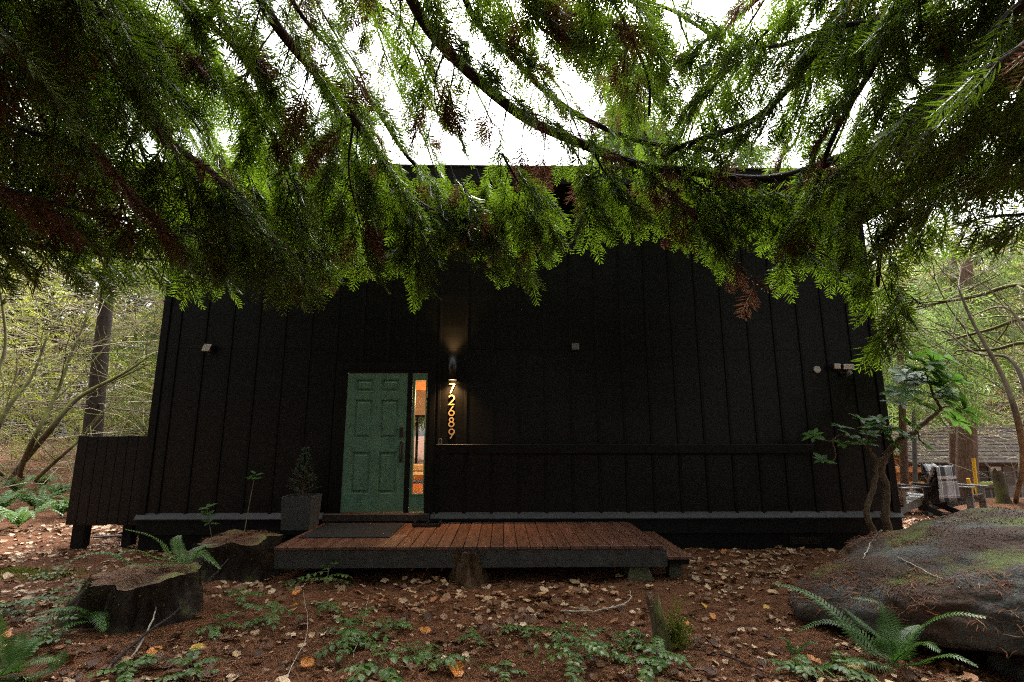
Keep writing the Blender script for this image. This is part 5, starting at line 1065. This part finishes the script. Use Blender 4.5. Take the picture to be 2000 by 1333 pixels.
b = ground(450, 1128) + [0, 0, .02]; db_ = np.linalg.norm(b - EYE)
fern('low sword fern at the foot of the round mossy stump', b, [[at(470, 1112, db_ - .05), at(500, 1105, db_ - .1), at(530, 1112, db_ - .1)], [at(440, 1108, db_), at(425, 1100, db_), at(405, 1098, db_)], [at(455, 1105, db_), at(475, 1095, db_ - .1), at(500, 1100, db_ - .1)], [at(480, 1125, db_ - .1), at(510, 1128, db_ - .15), at(535, 1145, db_ - .2)]], .085, FERN_Y, 22)
b = ground(1545, 1290) + [0, 0, .02]; db_ = np.linalg.norm(b - EYE)
fern('small fern left of the large fern before the boulder', b, [[at(1545, 1265, db_), at(1535, 1250, db_), at(1520, 1245, db_)], [at(1560, 1268, db_), at(1580, 1255, db_), at(1600, 1258, db_)]], .05, FERN, 18)
# fern bank at the left, beyond the screen
bank_lab = ['fern clump nearest the black board screen', 'broad fern clump at the left edge of the yard', 'fern clump under the mossy stems at left', 'small fern clump at the far left before the wood', 'fern clump between the screen and the mossy stems', 'upright fern clump behind the left fern bank', 'pale fern clump at the back of the left fern bank']
for i, (px, py) in enumerate(((118, 1012), (35, 1035), (70, 1000), (5, 1000), (110, 975), (30, 965), (80, 955))):
    b = ground(px, py) + [0, 0, .02]; fr = []
    for k in range(15):
        an = rng.random() * 6.28; L = rng.uniform(.6, .95); d = np.array([math.cos(an), math.sin(an), 0]); fr.append([b + d * L * .35 + [0, 0, L * .38], b + d * L * .7 + [0, 0, L * .45], b + d * L + [0, 0, L * .28]])
    fern(bank_lab[i], b, fr, .11, FERN_Y if i % 2 else FERN, 16, 'ferns along the left fern bank')
# Oregon grape: pinnate leaves of toothed leaflets
def leaflet(c, d, nrm, L, w):
    d = d / np.linalg.norm(d); s = np.cross(nrm, d); s /= np.linalg.norm(s) + 1e-9; nn = np.cross(d, s); V = [c]; prof = ((.15, .6), (.3, .78), (.38, 1.0), (.52, .8), (.6, .92), (.75, .5), (.82, .58), (1, 0))
    a = [c + d * L * f + s * w * g + nn * (.12 * g * w) - nn * .22 * L * f * f for f, g in prof]; b = [c + d * L * f - s * w * g + nn * (.12 * g * w) - nn * .22 * L * f * f for f, g in prof[:-1]]; m = [c + d * L * f - nn * .22 * L * f * f for f, _ in prof[:-1]]
    V = [c] + a + b + m; na, nb_ = len(a), len(b); F = []
    A_ = [1 + i for i in range(na)]; B_ = [1 + na + i for i in range(nb_)]; M_ = [1 + na + nb_ + i for i in range(nb_)]
    F += [(0, M_[0], A_[0]), (0, B_[0], M_[0])]
    for i in range(nb_ - 1): F += [(M_[i], M_[i + 1], A_[i + 1], A_[i]), (M_[i], B_[i], B_[i + 1], M_[i + 1])]
    F += [(M_[-1], A_[-1], A_[-2]), (M_[-1], B_[-1], A_[-1])]
    return np.array(V), F
def pinnate(p0, d, L, npair, ls, r):
    n = 6; Q = [p0]; v = d / np.linalg.norm(d)
    for k in range(n): v = v + np.array([0, 0, -.10]) + r.normal(0, .04, 3); v /= np.linalg.norm(v); Q.append(Q[-1] + v * L / n)
    Q = np.array(Q); parts = [tube(Q, np.linspace(.0025, .0012, n + 1), 4, False)]; up = np.array([0, 0, 1.])
    for k in range(npair + 1):
        f = .22 + .78 * k / npair; c = np.array([np.interp(f * n, np.arange(n + 1), Q[:, j]) for j in range(3)]); i = min(n - 1, int(f * n)); t = Q[i + 1] - Q[i]; t /= np.linalg.norm(t); s = np.cross(t, up); s /= np.linalg.norm(s) + 1e-9
        nn = np.cross(s, t) + r.normal(0, .22, 3); sz = ls * (1 - .25 * f) * r.uniform(.85, 1.1)
        if k == npair: parts.append(leaflet(c, t, nn, sz, sz * .34))
        else:
            for sd in (-1, 1): parts.append(leaflet(c, s * sd * .9 + t * .45 + r.normal(0, .08, 3), nn, sz, sz * .34))
    return join(*parts)
def mahonia(label, px, py, nleaf, L, ls, h, seed, spread=1.0):
    r = np.random.default_rng(seed); b = ground(px, py); t = thing('oregon_grape', label, 'shrub', b, 'low holly leaved plants in the litter')
    top = b + [r.normal(0, .02), r.normal(0, .02), h]; part('stem', tube([b - [0, 0, .03], (b + top) / 2 + r.normal(0, .01, 3), top], [.006, .005, .004], 5), TWIG, t)
    for k in range(nleaf):
        an = k / nleaf * 6.283 + r.uniform(-.4, .4); z = r.uniform(.4, 1) * h
        part('leaf', pinnate(b + [0, 0, z], np.array([math.cos(an) * spread, math.sin(an) * spread, r.uniform(.05, .6)]), L * r.uniform(.75, 1.15), r.integers(3, 6), ls, r), MAHONIA, t)
for a_ in [('leafy plant with glossy leaflets left of the thin pale stem', 520, 1222, 7, .28, .075, .14, 1), ('leafy plant close before the deck fascia at the left', 640, 1150, 8, .30, .06, .2, 2),
           ('broad bright plant in the foreground left of centre', 690, 1262, 10, .34, .085, .16, 3), ('plant with hanging leaves at the bottom left of centre', 745, 1322, 6, .30, .08, .14, 4),
           ('small plant right of the broad bright plant', 822, 1290, 5, .2, .06, .1, 5), ('large feathery plant at the bottom centre', 1130, 1312, 12, .36, .065, .2, 6),
           ('plant with round pale leaves below the mossy snag', 1285, 1318, 8, .24, .075, .16, 7), ('tiny plant in the middle of the litter', 1020, 1240, 5, .2, .055, .08, 8),
           ('plant with dark leaves at the bottom edge left of centre', 250, 1325, 5, .2, .07, .08, 9), ('pale leaved plant at the left edge below the yellow moss', 30, 1205, 7, .26, .075, .15, 10),
           ('small seedling at the bottom between two larger plants', 985, 1325, 4, .18, .055, .1, 11), ('plant with pale round leaves left of the large fern', 1565, 1322, 7, .2, .07, .1, 12),
           ('small plant left of the mossy snag', 1235, 1262, 5, .16, .055, .12, 13), ('sprawling plant between the two left stumps', 470, 1180, 6, .22, .06, .1, 14),
           ('pale plant beyond the yellow moss at the left', 95, 1135, 6, .24, .06, .12, 15), ('plant at the foot of the large fern', 1650, 1325, 6, .2, .07, .1, 16),
           ('low plant above the dark corner fern', 70, 1275, 6, .22, .06, .1, 17), ('plant between the drooping fern and the left edge', 105, 1235, 6, .22, .06, .12, 18), ('small plant left of the wide rotten stump top', 170, 1150, 6, .22, .055, .12, 19),
           ('plant against the left flank of the wide rotten stump', 130, 1185, 6, .22, .06, .14, 20), ('plant right of the wide rotten stump', 420, 1235, 6, .2, .06, .1, 21), ('small plant at the foot of the deck stump', 575, 1150, 5, .2, .05, .1, 22),
           ('low plant behind the broad bright plant', 770, 1235, 6, .2, .055, .1, 23), ('seedling right of the hanging leaf plant', 870, 1305, 5, .18, .055, .09, 24), ('small bright plant before the lichen twig', 1090, 1255, 6, .22, .055, .12, 25),
           ('plant between the feathery plant and the snag', 1195, 1290, 6, .22, .06, .12, 26), ('seedling below the small ragged stump', 930, 1262, 4, .16, .05, .08, 27), ('bottom edge plant under the slanting dark branch', 370, 1330, 6, .22, .06, .1, 28),
           ('plant beside the thin pale stem near its top', 640, 1200, 6, .22, .055, .12, 29)]: mahonia(*a_)
YM_ = ground(40, 1125); n = 1600; P = YM_ + np.stack([rng.normal(0, .28, n), rng.normal(0, .12, n), np.zeros(n)], 1); P[:, 2] = gz(P[:, 0], P[:, 1])
tag(solo('ground_moss', tufts(P, np.tile([0, 0, 1.], (n, 1)), .07, .007), MOSS, 'patch of yellow green moss at the left edge of the yard', 'moss'), kind='stuff')

# ================================================================== RHODODENDRON and saplings
def rleaf():
    t = np.linspace(0, 1, 6); w = np.array([.02, .13, .19, .2, .14, .0]); V = []; F = []
    for a, b_ in zip(t, w): V += [(a, b_, .03 * (b_ > .05) - .25 * a * a), (a, 0, -.25 * a * a), (a, -b_, .03 * (b_ > .05) - .25 * a * a)]
    for i in range(5): k = i * 3; F += [(k, k + 1, k + 4, k + 3), (k + 1, k + 2, k + 5, k + 4)]
    return mesh('leaf', np.array(V), np.array(F), RHODO, True)
RL = rleaf()
def whorl(t, p, d, n, L, r):
    d = d / np.linalg.norm(d); a = np.cross(d, [.3, .2, 1.]); a /= np.linalg.norm(a); b_ = np.cross(d, a); base = origin(t)
    for k in range(n):
        an = k / n * 6.283 + r.uniform(-.25, .25); o = np.cos(an) * a + np.sin(an) * b_; ax = o + d * r.uniform(.05, .7); nn = d - o * .25 + r.normal(0, .12, 3)
        link('leaf', RL, t).matrix_local = orient(p - base + r.normal(0, .006, 3), ax, nn, L * r.uniform(.75, 1.15))
rb = ground(1735, 1030) + [0, .55, 0]; rb[1] = -.75; rb[0] = on_y(1722, 1020, -.75)[0]; rb[2] = gz(rb[0], rb[1])
rh = thing('rhododendron', 'rhododendron with crooked trunks and glossy leaves at the right house corner', 'shrub', rb)
yy = -.8
def Y_(px, py, dy=0): return on_y(px, py, yy + dy)
limbs = [([Y_(1708, 1045), Y_(1693, 1005), Y_(1706, 950), Y_(1712, 905), Y_(1697, 880), Y_(1690, 868)], .045, .02), ([Y_(1738, 1050, .1), Y_(1728, 1000, .1), Y_(1731, 950, .1), Y_(1722, 915, .1), Y_(1745, 870), Y_(1790, 840), Y_(1830, 805), Y_(1838, 798)], .055, .026),
         ([Y_(1838, 798), Y_(1822, 770), Y_(1812, 740), Y_(1806, 715)], .018, .008), ([Y_(1838, 798), Y_(1862, 790), Y_(1878, 800)], .014, .007), ([Y_(1712, 905), Y_(1740, 880), Y_(1760, 850)], .02, .01),
         ([Y_(1697, 880), Y_(1670, 858, -.1), Y_(1640, 850, -.15), Y_(1628, 862, -.2), Y_(1632, 888, -.2), Y_(1622, 908, -.2), Y_(1606, 900, -.2)], .010, .005), ([Y_(1640, 850, -.15), Y_(1618, 862, -.2), Y_(1590, 853, -.2)], .007, .004),
         ([Y_(1697, 880), Y_(1690, 845, -.1), Y_(1680, 822, -.1)], .010, .005), ([Y_(1822, 770), Y_(1795, 765), Y_(1770, 770)], .009, .005), ([Y_(1790, 840), Y_(1800, 862, -.1), Y_(1815, 875, -.15)], .012, .006), ([Y_(1745, 870), Y_(1735, 845, -.1), Y_(1720, 825, -.1)], .012, .006), ([Y_(1822, 770), Y_(1850, 755), Y_(1860, 745)], .009, .005)]
for i, (p_, r0, r1) in enumerate(limbs):
    P = smooth_path(p_, 6); P[1:-1] += rng.normal(0, .006, P[1:-1].shape); part('trunk' if i < 2 else 'branch', tube(P, np.linspace(r0, r1, len(P)), 8), mat('rhododendron_bark', (.12, .085, .055), .85, .2, .35, 10, .5, 30) if i == 0 else bpy.data.materials['rhododendron_bark'], rh, True)
rr_ = np.random.default_rng(5)
for px, py, n, L in ((1790, 745, 10, .19), (1770, 735, 9, .18), (1845, 700, 9, .17), (1820, 705, 10, .19), (1850, 770, 9, .17), (1780, 700, 9, .17), (1835, 752, 10, .19), (1755, 790, 8, .16), (1775, 830, 9, .15), (1705, 835, 9, .15), (1806, 712, 10, .2), (1785, 725, 9, .18), (1830, 725, 9, .18), (1765, 768, 9, .18), (1860, 745, 9, .19), (1815, 750, 9, .18), (1880, 800, 9, .18), (1868, 822, 8, .18), (1760, 848, 9, .16), (1735, 840, 9, .15), (1718, 822, 9, .15), (1680, 820, 9, .14), (1780, 855, 9, .16), (1815, 876, 9, .16), (1700, 850, 8, .14), (1660, 852, 8, .13), (1590, 852, 7, .14), (1640, 835, 7, .13), (1605, 900, 8, .14), (1690, 868, 8, .14), (1745, 865, 8, .15), (1795, 790, 8, .17), (1840, 780, 8, .17), (1650, 868, 7, .12)):
    dy = -.2 if px < 1670 else rr_.uniform(-.2, .1); whorl(rh, on_y(px, py, yy + dy), np.array([(px - 1720) / 300 + rr_.normal(0, .3), -.35, .8]), n, L * (1.45 if px > 1730 and py < 835 else 1.1), rr_)
def sapling(label, pts, tops, L):
    b = np.asarray(pts[0]); t = thing('rhododendron_sapling', label, 'shrub', b, 'thin saplings by the left stumps'); P = smooth_path(pts, 5); part('stem', tube(P, np.linspace(.007, .003, len(P)), 5), TWIG, t)
    for p_, n in tops: whorl(t, np.asarray(p_), np.array([.1, -.2, 1.]), n, L, rr_)
sd0 = sp2 + [-.05, -.35, .0]; ds = np.linalg.norm(sd0 - EYE)
sapling('tall thin sapling with one whorl of leaves behind the round mossy stump', [ground(455, 1128), at(475, 1050, ds), at(487, 985, ds), at(496, 938, ds)], [(at(496, 938, ds), 7), (at(500, 928, ds), 4)], .11)
sapling('short sapling with tiers of pale leaves left of the round mossy stump', [ground(425, 1115), at(415, 1060, ds), at(410, 1030, ds), at(404, 995, ds)], [(at(404, 994, ds), 7), (at(406, 1008, ds), 6), (at(409, 1022, ds), 6)], .12)
